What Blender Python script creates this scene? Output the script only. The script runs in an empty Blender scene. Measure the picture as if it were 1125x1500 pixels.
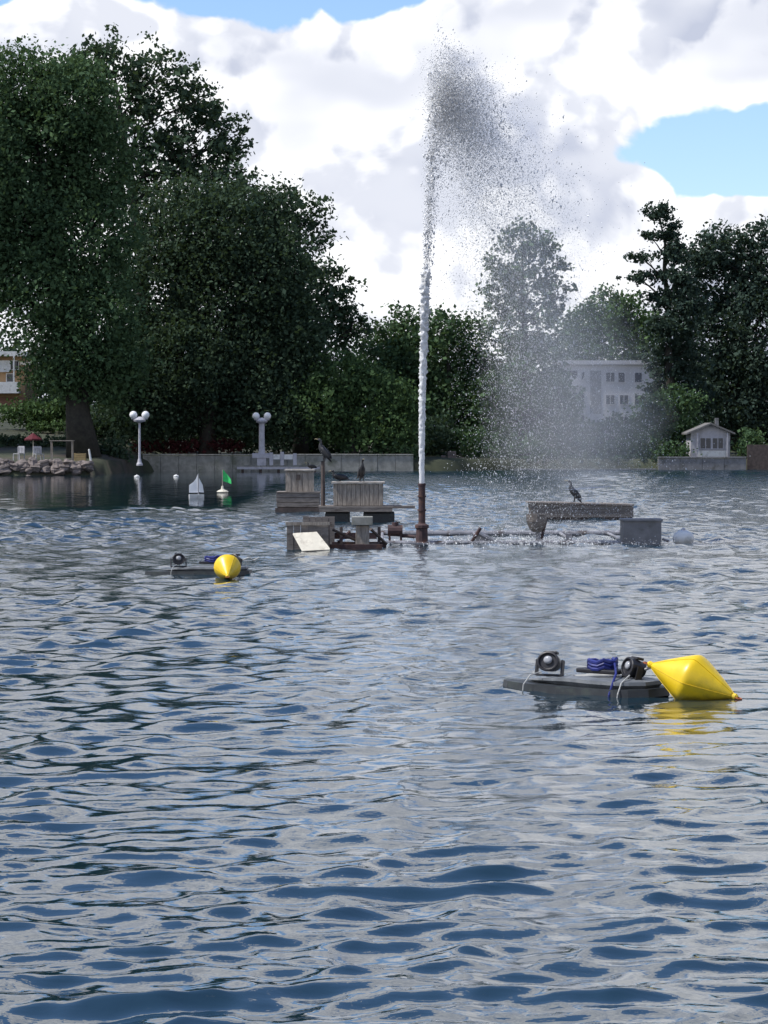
import bpy, math, random
import numpy as np
from mathutils import Vector, Matrix

R = math.radians
rng = np.random.default_rng(7)
random.seed(7)
scene = bpy.context.scene
col = scene.collection

# ------------------------------------------------------------------ camera
F = 3900.0            # focal length in photograph pixels (1125 x 1500)
K = F / 2600.0        # the distances below were first paced out for a 2600 px lens
CX, CY, YH = 562.5, 750.0, 636.0
CAMZ = 2.5
PITCH = math.atan((CY - YH) / F)
cam_d = bpy.data.cameras.new('camera')
cam = bpy.data.objects.new('camera', cam_d)
col.objects.link(cam)
cam.location = (0, 0, CAMZ)
cam.rotation_euler = (math.pi / 2 - PITCH, 0, 0)
cam_d.sensor_fit = 'VERTICAL'
cam_d.sensor_height = 36.0
cam_d.lens = 36.0 * F / 1500.0
cam_d.clip_start = 0.1
cam_d.clip_end = 6000
scene.camera = cam

# ------------------------------------------------------------------ light
SUN_EL, SUN_AZ = R(55), R(-100)     # azimuth from +Y towards +X : high, to the left
SKY_STRENGTH = 0.098
sdir = Vector((math.sin(SUN_AZ) * math.cos(SUN_EL), math.cos(SUN_AZ) * math.cos(SUN_EL), math.sin(SUN_EL)))
sl = bpy.data.lights.new('sun', 'SUN')
sl.energy = 3.2
sl.angle = R(5)
sl.color = (1.0, 0.96, 0.9)
so = bpy.data.objects.new('sun', sl)
col.objects.link(so)
so.rotation_euler = sdir.to_track_quat('Z', 'Y').to_euler()
so.location = (0, 0, 60)

scene.view_settings.view_transform = 'Standard'
scene.view_settings.look = 'None'
scene.view_settings.exposure = 0.65
scene.view_settings.gamma = 1.0
scene.view_settings.use_curve_mapping = False
scene.cycles.max_bounces = 20
scene.cycles.diffuse_bounces = 18
scene.cycles.transmission_bounces = 8
scene.cycles.transparent_max_bounces = 8
scene.cycles.volume_bounces = 1
scene.cycles.caustics_reflective = False
scene.cycles.caustics_refractive = False


def ray(px, py):
    x, u = (px - CX) / F, (CY - py) / F
    c, s = math.cos(PITCH), math.sin(PITCH)
    return Vector((x, c + u * s, u * c - s))


def at(px, py, Y):
    r = ray(px, py)
    return Vector((0, 0, CAMZ)) + r * (Y / r.y)


def gp(px, py, z=0.0):
    r = ray(px, py)
    return Vector((0, 0, CAMZ)) + r * ((z - CAMZ) / r.z)


def ppm(Y):
    return F / Y


# ------------------------------------------------------------------ world
class NT:
    def __init__(s, tree):
        s.t = tree

    def n(s, kind, **kw):
        nd = s.t.nodes.new(kind)
        for k, v in kw.items():
            if k.startswith('_'):
                setattr(nd, k[1:], v)
        return nd

    def link(s, a, b):
        s.t.links.new(a, b)

    def val(s, sock, v):
        if isinstance(v, bpy.types.NodeSocket):
            s.t.links.new(v, sock)
        else:
            sock.default_value = v

    def math(s, op, a, b=0.0, c=0.0, clamp=False):
        nd = s.t.nodes.new('ShaderNodeMath')
        nd.operation = op
        nd.use_clamp = clamp
        s.val(nd.inputs[0], a)
        s.val(nd.inputs[1], b)
        s.val(nd.inputs[2], c)
        return nd.outputs[0]

    def vmath(s, op, a, b=(0, 0, 0), out=0):
        nd = s.t.nodes.new('ShaderNodeVectorMath')
        nd.operation = op
        s.val(nd.inputs[0], a)
        s.val(nd.inputs[1], b)
        return nd.outputs[out]

    def noise(s, vec, scale, detail=4, rough=0.5, dist=0.0, color=False):
        nd = s.t.nodes.new('ShaderNodeTexNoise')
        if vec is not None:
            s.t.links.new(vec, nd.inputs['Vector'])
        nd.inputs['Scale'].default_value = scale
        nd.inputs['Detail'].default_value = detail
        nd.inputs['Roughness'].default_value = rough
        nd.inputs['Distortion'].default_value = dist
        return nd.outputs[1 if color else 0]

    def smap(s, v, a, b, c=0.0, d=1.0, smooth=True):
        nd = s.t.nodes.new('ShaderNodeMapRange')
        nd.interpolation_type = 'SMOOTHSTEP' if smooth else 'LINEAR'
        s.val(nd.inputs[0], v)
        for i, q in zip((1, 2, 3, 4), (a, b, c, d)):
            s.val(nd.inputs[i], q)
        return nd.outputs[0]

    def mix(s, f, a, b, blend='MIX'):
        nd = s.t.nodes.new('ShaderNodeMix')
        nd.data_type = 'RGBA'
        nd.blend_type = blend
        s.val(nd.inputs[0], f)
        for i, q in ((6, a), (7, b)):
            if isinstance(q, (tuple, list)) and len(q) == 3:
                q = (*q, 1)
            s.val(nd.inputs[i], q)
        return nd.outputs[2]


world = bpy.data.worlds.new('World')
scene.world = world
world.use_nodes = True
wt = world.node_tree
wt.nodes.clear()
W = NT(wt)
sky = W.n('ShaderNodeTexSky')
sky.sky_type = 'NISHITA'
sky.sun_disc = False
sky.sun_elevation = SUN_EL
sky.sun_rotation = SUN_AZ
sky.air_density = 1.0
sky.dust_density = 0.1
sky.ozone_density = 2.0
tc = W.n('ShaderNodeTexCoord')
D = W.vmath('NORMALIZE', tc.outputs['Generated'])


def cloud_field(vec, fine=True):
    fb = W.noise(W.vmath('MULTIPLY', vec, (1, 1, 1.45)), 6.5 * K, 6 if fine else 3, 0.56, 0.35)
    w = W.vmath('ADD', vec, W.vmath('MULTIPLY', W.noise(vec, 30.0 * K, 2, 0.5, color=True), (0.02 / K, 0.02 / K, 0.02 / K)))
    b1 = W.math('ABSOLUTE', W.math('SUBTRACT', W.noise(w, 13.0 * K, 2 if fine else 1, 0.45), 0.5))
    b2 = W.math('ABSOLUTE', W.math('SUBTRACT', W.noise(w, 34.0 * K, 3 if fine else 1, 0.5), 0.5))
    puff = W.math('ADD', W.math('MULTIPLY', b1, -0.62), W.math('MULTIPLY', b2, -0.30))   # rounded heads with creases between
    return W.math('ADD', W.math('ADD', fb, puff), 0.09)


def blob(px, py, rx, ry, w):
    c = ray(px, py).normalized()
    d = W.vmath('SUBTRACT', D, tuple(c))
    d = W.vmath('MULTIPLY', d, (F / rx, 1 / 0.35, F / ry))
    ln = W.vmath('LENGTH', d, out=1)
    return W.math('MULTIPLY', W.smap(ln, 0.0, 1.0, 1.0, 0.0), w)


# lighter and thinner places of the cloud deck
BLOBS = [(450, -95, 540, 165, -0.85), (-60, -60, 190, 110, -0.6), (95, 60, 140, 95, 0.30), (1110, 235, 330, 135, -0.62),
         (588, 92, 60, 44, -0.22), (960, 60, 360, 130, 0.36), (390, 120, 230, 120, 0.22), (690, 140, 150, 130, 0.22),
         (935, 275, 75, 55, 0.34), (1085, 310, 130, 45, 0.36)]
sep = W.n('ShaderNodeSeparateXYZ')
W.link(D, sep.inputs[0])
el = sep.outputs[2]
bias = W.math('ADD', W.smap(el, 0.02, 0.30, 0.23, 0.17), W.smap(el, 0.28, 0.56, 0.0, -0.42))
for b in BLOBS:
    bias = W.math('ADD', bias, blob(*b))
f0 = W.math('ADD', cloud_field(D), bias)
sun_off = (-0.012 / K, 0.0, 0.022 / K)
f1 = W.math('ADD', cloud_field(W.vmath('ADD', D, sun_off), False), bias)
cover = W.smap(f0, 0.49, 0.57)
relief = W.math('SUBTRACT', f0, f1)
lit = W.smap(relief, -0.065, 0.05)
thick = W.smap(f0, 0.56, 0.86)
lown = W.noise(W.vmath('MULTIPLY', D, (1, 1, 2.0)), 7.0 * K, 3, 0.5)
shade = W.math('MULTIPLY', W.smap(lown, 0.38, 0.62), thick)
shade = W.math('ADD', W.math('MULTIPLY', shade, 0.62), W.math('MULTIPLY', W.math('SUBTRACT', 1.0, lit), 0.60), clamp=True)
ccol = W.mix(shade, (0.76, 0.765, 0.785), (0.37, 0.40, 0.49))
skyc = W.vmath('MULTIPLY', sky.outputs[0], (SKY_STRENGTH * 0.90, SKY_STRENGTH * 0.98, SKY_STRENGTH * 1.14))
wcol = W.mix(cover, skyc, ccol)
bg = W.n('ShaderNodeBackground')
W.link(wcol, bg.inputs[0])
bg.inputs[1].default_value = 1.0
wo = W.n('ShaderNodeOutputWorld')
W.link(bg.outputs[0], wo.inputs[0])
world.cycles.sampling_method = 'MANUAL'
world.cycles.sample_map_resolution = 512


# ------------------------------------------------------------------ helpers
def tag(o, label=None, cat=None, group=None, kind=None):
    for k, v in (('label', label), ('category', cat), ('group', group), ('kind', kind)):
        if v:
            o[k] = v
    return o


def empty(name, loc, rz=0.0, label=None, cat=None, group=None):
    o = bpy.data.objects.new(name, None)
    o.empty_display_size = 0.2
    col.objects.link(o)
    o.location = loc
    o.rotation_euler = (0, 0, rz)
    return tag(o, label, cat, group)


def np_mesh(name, V, faces, k, mat=None, smooth=False):
    """fast mesh from an (n,3) array and an (m,k) index array"""
    me = bpy.data.meshes.new(name)
    V = np.ascontiguousarray(V, dtype=np.float32)
    faces = np.ascontiguousarray(faces, dtype=np.int32)
    me.vertices.add(len(V))
    me.vertices.foreach_set('co', V.ravel())
    me.loops.add(faces.size)
    me.loops.foreach_set('vertex_index', faces.ravel())
    me.polygons.add(len(faces))
    me.polygons.foreach_set('loop_start', np.arange(0, faces.size, k, dtype=np.int32))
    me.polygons.foreach_set('loop_total', np.full(len(faces), k, dtype=np.int32))
    if smooth:
        me.polygons.foreach_set('use_smooth', np.ones(len(faces), dtype=bool))
    me.update(calc_edges=True)
    if mat:
        me.materials.append(mat)
    return me


def link(name, me, parent=None):
    o = bpy.data.objects.new(name, me)
    col.objects.link(o)
    if parent:
        o.parent = parent
    return o


class MB:
    """collects simple solids into ONE mesh"""

    def __init__(s):
        s.v, s.f = [], []

    def add(s, vs, fs):
        b = len(s.v)
        s.v += [tuple(v) for v in vs]
        s.f += [tuple(i + b for i in f) for f in fs]
        return s

    def box(s, x0, y0, z0, x1, y1, z1, m=None):
        vs = [(x0, y0, z0), (x1, y0, z0), (x1, y1, z0), (x0, y1, z0), (x0, y0, z1), (x1, y0, z1), (x1, y1, z1), (x0, y1, z1)]
        if m:
            vs = [m @ Vector(v) for v in vs]
        return s.add(vs, [(0, 3, 2, 1), (4, 5, 6, 7), (0, 1, 5, 4), (1, 2, 6, 5), (2, 3, 7, 6), (3, 0, 4, 7)])

    def cbox(s, c, d, m=None):
        """centred box; m is a rotation about the centre"""
        x, y, z = d[0] / 2, d[1] / 2, d[2] / 2
        M = Matrix.Translation(Vector(c)) @ (m.to_4x4() if m else Matrix.Identity(4))
        return s.box(-x, -y, -z, x, y, z, M)

    def hexa(s, bot, top):
        """bot, top: four points each, same winding"""
        return s.add(list(bot) + list(top), [(0, 3, 2, 1), (4, 5, 6, 7), (0, 1, 5, 4), (1, 2, 6, 5), (2, 3, 7, 6), (3, 0, 4, 7)])

    def prism(s, poly, y0, y1):
        """poly in (x, z), extruded along y"""
        n = len(poly)
        vs = [(x, y0, z) for x, z in poly] + [(x, y1, z) for x, z in poly]
        fs = [tuple(range(n)), tuple(range(2 * n - 1, n - 1, -1))]
        fs += [(i, i + n, (i + 1) % n + n, (i + 1) % n) for i in range(n)]
        return s.add(vs, fs)

    def tube(s, pts, rad, n=8, flat=1.0, cap=True):
        pts = [Vector(p) for p in pts]
        if not hasattr(rad, '__len__'):
            rad = [rad] * len(pts)
        vs, fs = [], []
        up = None
        for i, p in enumerate(pts):
            t = (pts[min(i + 1, len(pts) - 1)] - pts[max(i - 1, 0)]).normalized()
            if up is None:
                up = Vector((0, 1, 0)) if abs(t.y) < 0.9 else Vector((1, 0, 0))
            a = (up - t * up.dot(t)).normalized()
            up = a
            b = t.cross(a)
            for k in range(n):
                q = 2 * math.pi * k / n
                vs.append(p + (a * math.cos(q) * flat + b * math.sin(q)) * rad[i])
        for i in range(len(pts) - 1):
            for k in range(n):
                k2 = (k + 1) % n
                fs.append((i * n + k, i * n + k2, (i + 1) * n + k2, (i + 1) * n + k))
        if cap:
            fs.append(tuple(range(n - 1, -1, -1)))
            m = (len(pts) - 1) * n
            fs.append(tuple(m + k for k in range(n)))
        return s.add(vs, fs)

    def lathe(s, prof, n=20, m=None, c=(0, 0, 0)):
        """prof: (r, z) pairs from bottom to top"""
        vs, fs = [], []
        for r, z in prof:
            for k in range(n):
                q = 2 * math.pi * k / n
                v = Vector((r * math.cos(q), r * math.sin(q), z))
                vs.append((m @ v if m else v) + Vector(c))
        for i in range(len(prof) - 1):
            for k in range(n):
                k2 = (k + 1) % n
                fs.append((i * n + k, i * n + k2, (i + 1) * n + k2, (i + 1) * n + k))
        fs.append(tuple(range(n - 1, -1, -1)))
        b = (len(prof) - 1) * n
        fs.append(tuple(b + k for k in range(n)))
        return s.add(vs, fs)

    def ball(s, c, r, n=14, sq=(1, 1, 1)):
        prof = [(max(1e-4, math.sin(math.pi * i / 9)) * r, -math.cos(math.pi * i / 9) * r) for i in range(10)]
        return s.lathe(prof, n, Matrix.Diagonal(Vector(sq)), c)

    def build(s, name, mat, parent=None, origin=(0, 0, 0), smooth=False, bevel=0.0, rough=0.0):
        o_ = Vector(origin)
        vs = [Vector(v) - o_ for v in s.v]
        if rough:
            vs = [v + Vector((random.gauss(0, rough), random.gauss(0, rough), random.gauss(0, rough))) for v in vs]
        me = bpy.data.meshes.new(name)
        me.from_pydata([tuple(v) for v in vs], [], s.f)
        me.update()
        me.materials.append(mat)
        if smooth:
            me.polygons.foreach_set('use_smooth', [True] * len(me.polygons))
            me.update()
        o = link(name, me, parent)
        if bevel:
            b = o.modifiers.new('bevel', 'BEVEL')
            b.width = bevel
            b.segments = 2
            b.limit_method = 'ANGLE'
        return o


def copy_tree(o, parent=None):
    c = o.copy()
    col.objects.link(c)
    c.parent = parent
    for ch in list(o.children):
        copy_tree(ch, c)
    return c


# ------------------------------------------------------------------ materials
def mat(name, base, rough=0.6, var=0.25, scale=6.0, bump=0.0, metal=0.0, stain=None, stain_scale=2.0, spec=0.4, grain=None):
    m = bpy.data.materials.new(name)
    m.use_nodes = True
    t = NT(m.node_tree)
    p = m.node_tree.nodes['Principled BSDF']
    co = t.n('ShaderNodeTexCoord').outputs['Object']
    if grain:
        co = t.vmath('MULTIPLY', co, grain)
    nz = t.noise(co, scale, 6, 0.6)
    dark = tuple(c * (1 - var) for c in base)
    lite = tuple(min(0.9, c * (1 + var)) for c in base)
    c = t.mix(t.smap(nz, 0.3, 0.7), dark, lite)
    if stain:
        n2 = t.noise(co, stain_scale, 5, 0.65)
        c = t.mix(t.smap(n2, 0.5, 0.68), c, stain)
    t.link(c, p.inputs['Base Color'])
    t.link(t.smap(nz, 0.2, 0.8, max(0.02, rough - 0.1), min(1, rough + 0.1)), p.inputs['Roughness'])
    p.inputs['Metallic'].default_value = metal
    p.inputs['Specular IOR Level'].default_value = spec
    if bump:
        b = t.n('ShaderNodeBump')
        b.inputs['Strength'].default_value = 0.6
        b.inputs['Distance'].default_value = bump
        t.link(t.noise(co, scale * 3, 6, 0.6), b.inputs['Height'])
        t.link(b.outputs[0], p.inputs['Normal'])
    return m


def leaf_mat(name, dark, lite, trans=0.25):
    m = bpy.data.materials.new(name)
    m.use_nodes = True
    t = NT(m.node_tree)
    nt = m.node_tree
    p = nt.nodes['Principled BSDF']
    a = t.n('ShaderNodeAttribute')
    a.attribute_name = 'tint'
    c = t.mix(a.outputs['Fac'], dark, lite)
    t.link(c, p.inputs['Base Color'])
    p.inputs['Roughness'].default_value = 0.8
    p.inputs['Specular IOR Level'].default_value = 0.12
    tr = t.n('ShaderNodeBsdfTranslucent')
    t.link(t.mix(0.5, c, (0.10, 0.15, 0.02)), tr.inputs[0])
    mx = t.n('ShaderNodeMixShader')
    mx.inputs[0].default_value = trans
    t.link(p.outputs[0], mx.inputs[1])
    t.link(tr.outputs[0], mx.inputs[2])
    t.link(mx.outputs[0], nt.nodes['Material Output'].inputs[0])
    return m


M = {}
M['leaf_deep'] = leaf_mat('leaf_deep', (0.028, 0.052, 0.037), (0.070, 0.110, 0.064))
M['leaf_mid'] = leaf_mat('leaf_mid', (0.042, 0.080, 0.042), (0.098, 0.165, 0.075))
M['leaf_fresh'] = leaf_mat('leaf_fresh', (0.046, 0.086, 0.036), (0.098, 0.165, 0.064))
M['leaf_blue'] = leaf_mat('leaf_blue', (0.026, 0.046, 0.038), (0.058, 0.090, 0.066), 0.15)
M['leaf_red'] = leaf_mat('leaf_red', (0.050, 0.014, 0.018), (0.110, 0.030, 0.036))
M['bark'] = mat('bark', (0.034, 0.032, 0.026), 0.9, 0.4, 3.0, 0.03)
M['concrete'] = mat('concrete', (0.27, 0.27, 0.245), 0.85, 0.22, 2.5, 0.01, stain=(0.15, 0.16, 0.125), stain_scale=0.9)
M['grey_concrete'] = mat('grey_concrete', (0.20, 0.20, 0.205), 0.8, 0.2, 3.0, 0.01, stain=(0.12, 0.12, 0.11))
M['stone'] = mat('stone', (0.16, 0.135, 0.125), 0.9, 0.35, 1.3, 0.02)
M['ground'] = mat('ground', (0.040, 0.046, 0.026), 0.95, 0.4, 0.35, 0.05, stain=(0.075, 0.06, 0.045), stain_scale=0.2)
M['wood_grey'] = mat('wood_grey', (0.30, 0.265, 0.225), 0.85, 0.3, 5.0, 0.006, stain=(0.19, 0.16, 0.135), grain=(6, 6, 1))
M['wood_deck'] = mat('wood_deck', (0.21, 0.185, 0.165), 0.85, 0.35, 4.0, 0.006, stain=(0.085, 0.07, 0.06), grain=(1, 6, 6))
M['wood_pale'] = mat('wood_pale', (0.33, 0.295, 0.255), 0.85, 0.3, 5.0, 0.006, stain=(0.55, 0.54, 0.50), stain_scale=7.0, grain=(1, 5, 5))
M['wood_dark'] = mat('wood_dark', (0.085, 0.066, 0.058), 0.8, 0.35, 5.0, 0.006)
M['rust'] = mat('rust', (0.060, 0.036, 0.036), 0.75, 0.4, 8.0, 0.004, stain=(0.12, 0.06, 0.04), stain_scale=5)
M['steel'] = mat('steel', (0.27, 0.27, 0.29), 0.55, 0.25, 6.0, 0.002, metal=0.3, stain=(0.10, 0.075, 0.065), stain_scale=4)
M['black'] = mat('black', (0.018, 0.018, 0.022), 0.45, 0.3, 9.0)
M['rubber_grey'] = mat('rubber_grey', (0.12, 0.13, 0.14), 0.45, 0.2, 5.0, 0.002, stain=(0.19, 0.20, 0.205), stain_scale=6)
M['hull_black'] = mat('hull_black', (0.022, 0.026, 0.030), 0.5, 0.3, 5.0, 0.002, stain=(0.04, 0.05, 0.045), stain_scale=8)
M['yellow'] = mat('yellow', (0.78, 0.53, 0.010), 0.42, 0.07, 4.0, 0.0012, stain=(0.60, 0.42, 0.015), stain_scale=2.5, spec=0.5)
def weathered_yellow():
    m = M['yellow']
    t = NT(m.node_tree)
    p = m.node_tree.nodes['Principled BSDF']
    src = p.inputs['Base Color'].links[0].from_socket
    co = t.n('ShaderNodeTexCoord').outputs['Object']
    sx = t.n('ShaderNodeSeparateXYZ')
    t.link(co, sx.inputs[0])
    nz = t.noise(co, 14.0, 5, 0.65)
    edge = t.math('ADD', sx.outputs[2], t.math('MULTIPLY', t.math('SUBTRACT', nz, 0.5), 0.10))
    c = t.mix(t.math('MULTIPLY', t.smap(edge, 0.075, 0.0), 0.75), src, (0.14, 0.12, 0.02))
    scuff = t.noise(t.vmath('MULTIPLY', co, (1, 1, 3)), 22.0, 6, 0.7)
    c = t.mix(t.math('MULTIPLY', t.smap(scuff, 0.60, 0.70), 0.35), c, (0.42, 0.33, 0.06))
    t.link(c, p.inputs['Base Color'])


weathered_yellow()
M['blue'] = mat('blue', (0.02, 0.028, 0.16), 0.5, 0.3, 8.0)
M['white'] = mat('white', (0.72, 0.72, 0.70), 0.5, 0.08, 4.0, stain=(0.5, 0.5, 0.47), stain_scale=3)
M['cream'] = mat('cream', (0.62, 0.58, 0.48), 0.7, 0.1, 3.0, 0.002, stain=(0.42, 0.38, 0.31), stain_scale=4)
M['rope'] = mat('rope', (0.42, 0.42, 0.40), 0.8, 0.2, 20.0)
M['lens'] = mat('lens', (0.34, 0.35, 0.37), 0.15, 0.05, 4.0)
M['feather'] = mat('feather', (0.014, 0.015, 0.018), 0.45, 0.4, 20.0)
M['beak'] = mat('beak', (0.30, 0.25, 0.13), 0.5, 0.2, 10.0)
M['render_white'] = mat('render_white', (0.46, 0.45, 0.46), 0.85, 0.06, 0.6, 0.003, stain=(0.38, 0.37, 0.37), stain_scale=0.35)
M['render_tan'] = mat('render_tan', (0.42, 0.27, 0.15), 0.85, 0.1, 0.8, 0.003)
M['brick'] = mat('brick', (0.27, 0.15, 0.115), 0.9, 0.2, 3.0, 0.004)
M['glass'] = mat('glass', (0.03, 0.035, 0.045), 0.12, 0.3, 0.7, spec=0.6)
M['roof_grey'] = mat('roof_grey', (0.17, 0.165, 0.16), 0.8, 0.2, 1.6, 0.004)
M['lamp_paint'] = mat('lamp_paint', (0.46, 0.455, 0.49), 0.6, 0.1, 5.0, stain=(0.36, 0.355, 0.38), stain_scale=2)
M['globe'] = mat('globe', (0.80, 0.80, 0.80), 0.25, 0.03, 4.0)
M['green_flag'] = mat('green_flag', (0.06, 0.62, 0.16), 0.7, 0.15, 5.0)
M['red_cloth'] = mat('red_cloth', (0.09, 0.010, 0.018), 0.8, 0.2, 5.0)

# ------------------------------------------------------------------ water
def make_water():
    a_in, a_out = R(13.5), math.pi
    dense = np.linspace(-a_in, a_in, 441)
    side = a_in + (a_out - a_in) * np.linspace(0, 1, 60)[1:] ** 1.4
    ang = np.concatenate([-side[::-1], dense, side])
    rad = [3.0, 5.0, 7.0, 8.6]
    while rad[-1] < 50:
        rad.append(rad[-1] * 1.0040)
    while rad[-1] < 115:
        rad.append(rad[-1] + 0.21)
    while rad[-1] < 187:
        rad.append(rad[-1] + 0.30)
    rad += [200, 230, 300]
    rad = np.array(rad)
    drow = np.gradient(rad)
    Rr, Aa = np.meshgrid(rad, ang, indexing='ij')
    X, Y = Rr * np.sin(Aa), Rr * np.cos(Aa)
    Z = np.zeros_like(X)
    DX = np.zeros_like(X)
    DY = np.zeros_like(X)
    g = np.random.default_rng(21)
    nc = 150
    lam = np.exp(np.clip(g.normal(math.log(0.31), 0.72, nc), math.log(0.14), math.log(2.2)))
    th = R(-78) + g.normal(0, 0.46, nc)          # wind mostly towards the camera, from the right
    th[g.random(nc) < 0.22] += R(75)
    amp = lam ** 0.92 * g.uniform(0.5, 1.3, nc)
    kk = 2 * math.pi / lam
    slope = np.sqrt(np.sum((amp * kk) ** 2) / 2)
    amp *= 0.150 / slope
    # keep the steepness where the far rows can no longer carry the shortest waves
    Wt = np.clip((lam[None, :] / drow[:, None] - 2.2) / 2.0, 0, 1)
    left_ = np.sum((amp * kk)[None, :] ** 2 * Wt ** 2, 1)
    gain = np.minimum(4.5, np.sqrt(np.sum((amp * kk) ** 2) / np.maximum(left_, 1e-9)))
    # calm water in the lee of the trees along the left bank, ruffled in the open
    wob = 1.6 * np.sin(0.35 * X + 1.0) + 1.2 * np.sin(0.9 * X + 0.2 * Y)
    sm = lambda q: np.clip(q, 0, 1) ** 2 * (3 - 2 * np.clip(q, 0, 1))
    lee = sm((-2.5 - X) / 4.0) * sm((Y + wob - 57.0 * K) / (5.0 * K))
    calm = 1 - 0.90 * lee
    gust = 1 + 0.30 * np.sin(0.21 * X + 0.13 * Y + 1.0) * np.sin(0.09 * Y - 0.17 * X) + 0.15 * np.sin(0.9 * X - 0.5 * Y + 2)
    gust = gust + 0.55 * np.exp(-((Y - 48 * K) / (7.0 * K)) ** 2) * sm((1.0 - X) / 4.0)
    rain = np.exp(-((Y - K * 36.4) / (K * 1.1)) ** 2) * sm((X - 0.3) / 2.0)      # smoothed by the falling drops
    calm = calm * gust * gain[:, None] * (1 - 0.55 * rain)
    for i in range(nc):
        ph = g.uniform(0, 2 * math.pi)
        w = np.clip((lam[i] / drow - 2.2) / 2.0, 0, 1)
        rows = np.nonzero(w > 0)[0]
        if not len(rows):
            continue
        sl_ = slice(rows[0], rows[-1] + 1)
        kx, ky = kk[i] * math.cos(th[i]), kk[i] * math.sin(th[i])
        p = kx * X[sl_] + ky * Y[sl_] + ph
        a = amp[i] * w[sl_, None] * calm[sl_]
        Z[sl_] += a * np.sin(p)
        c = 1.0 * a * np.cos(p)
        DX[sl_] += c * math.cos(th[i])
        DY[sl_] += c * math.sin(th[i])
    # only the finely divided sector carries waves
    edge = np.clip((R(60) - np.abs(Aa)) / R(40), 0, 1)
    Z *= edge
    X = X + DX * edge
    Y = Y + DY * edge
    nr, na = X.shape
    V = np.stack([X, Y, Z], -1).reshape(-1, 3)
    V = np.concatenate([V, [[0, 0, 0]]])
    i = np.arange(nr - 1)[:, None] * na
    j = np.arange(na - 1)[None, :]
    q = np.stack([i + j, i + j + 1, i + na + j + 1, i + na + j], -1).reshape(-1, 4)[:, ::-1]
    m = bpy.data.materials.new('lake_water')
    m.use_nodes = True
    t = NT(m.node_tree)
    p = m.node_tree.nodes['Principled BSDF']
    co = t.n('ShaderNodeTexCoord').outputs['Object']
    p.inputs['Base Color'].default_value = (0.007, 0.024, 0.036, 1)
    p.inputs['Roughness'].default_value = 0.035
    p.inputs['IOR'].default_value = 1.9
    sx = t.n('ShaderNodeSeparateXYZ')
    t.link(co, sx.inputs[0])
    rip = t.noise(t.vmath('MULTIPLY', co, (1.0, 1.35, 1)), 5.5, 3, 0.55)
    b = t.n('ShaderNodeBump')
    far = t.smap(sx.outputs[1], 15.0, 110.0, 0.05, 0.75)
    lee_n = t.smap(sx.outputs[0], -6.5, -2.5, 0.06, 1.0)
    lee_n = t.math('MAXIMUM', lee_n, t.smap(sx.outputs[1], 78, 92, 1.0, 0.0))
    t.link(t.math('MULTIPLY', far, lee_n), b.inputs['Strength'])
    b.inputs['Distance'].default_value = 0.07
    t.link(rip, b.inputs['Height'])
    t.link(b.outputs[0], p.inputs['Normal'])
    me = np_mesh('lake_water', V, q, 4, m, True)
    o = link('lake_water', me)
    o['kind'] = 'structure'
    o['label'] = 'rippled blue grey lake water reflecting clouds and trees'


make_water()


# ------------------------------------------------------------------ ground
def shore(X):
    """distance of the waterline for a given X"""
    y = K * 108.0 + K * 12.0 * np.clip((X + 18.0) / 2.5, 0, 1)
    return y + K * 4.0 * np.clip((X - 4.0) / 6.0, 0, 1)


def ground_z(X, Y):
    d = Y - shore(X)
    z = -1.4 + np.clip((d + 1.2) / 1.6, 0, 1) * 2.15
    z = z + np.clip(d / 40.0, 0, 1) * 1.0
    left = np.clip((-14.0 - X) / 8.0, 0, 1) * np.clip((d - 8) / 45.0, 0, 1) * 2.6
    hill = np.clip((Y - 400) / 500, 0, 1) * 4
    return z + left + hill


def gz(x, y):
    return float(ground_z(np.array([x]), np.array([y]))[0])


def make_ground():
    xs = np.concatenate([np.linspace(-900, -50, 14)[:-1], np.linspace(-50, 50, 161), np.linspace(50, 900, 14)[1:]])
    ys = np.concatenate([np.linspace(-300, 158, 9)[:-1], np.linspace(158, 205, 120), np.linspace(205, 400, 20)[1:], np.linspace(400, 3000, 10)[1:]])
    X, Y = np.meshgrid(xs, ys, indexing='ij')
    Z = ground_z(X, Y)
    g = np.random.default_rng(3)
    Z = Z + g.normal(0, 0.03, Z.shape)
    nx, ny = X.shape
    i = np.arange(nx - 1)[:, None] * ny
    j = np.arange(ny - 1)[None, :]
    q = np.stack([i + j, i + ny + j, i + ny + j + 1, i + j + 1], -1).reshape(-1, 4)
    o = link('ground', np_mesh('ground', np.stack([X, Y, Z], -1).reshape(-1, 3), q, 4, M['ground'], True))
    o['kind'] = 'structure'


make_ground()


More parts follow.
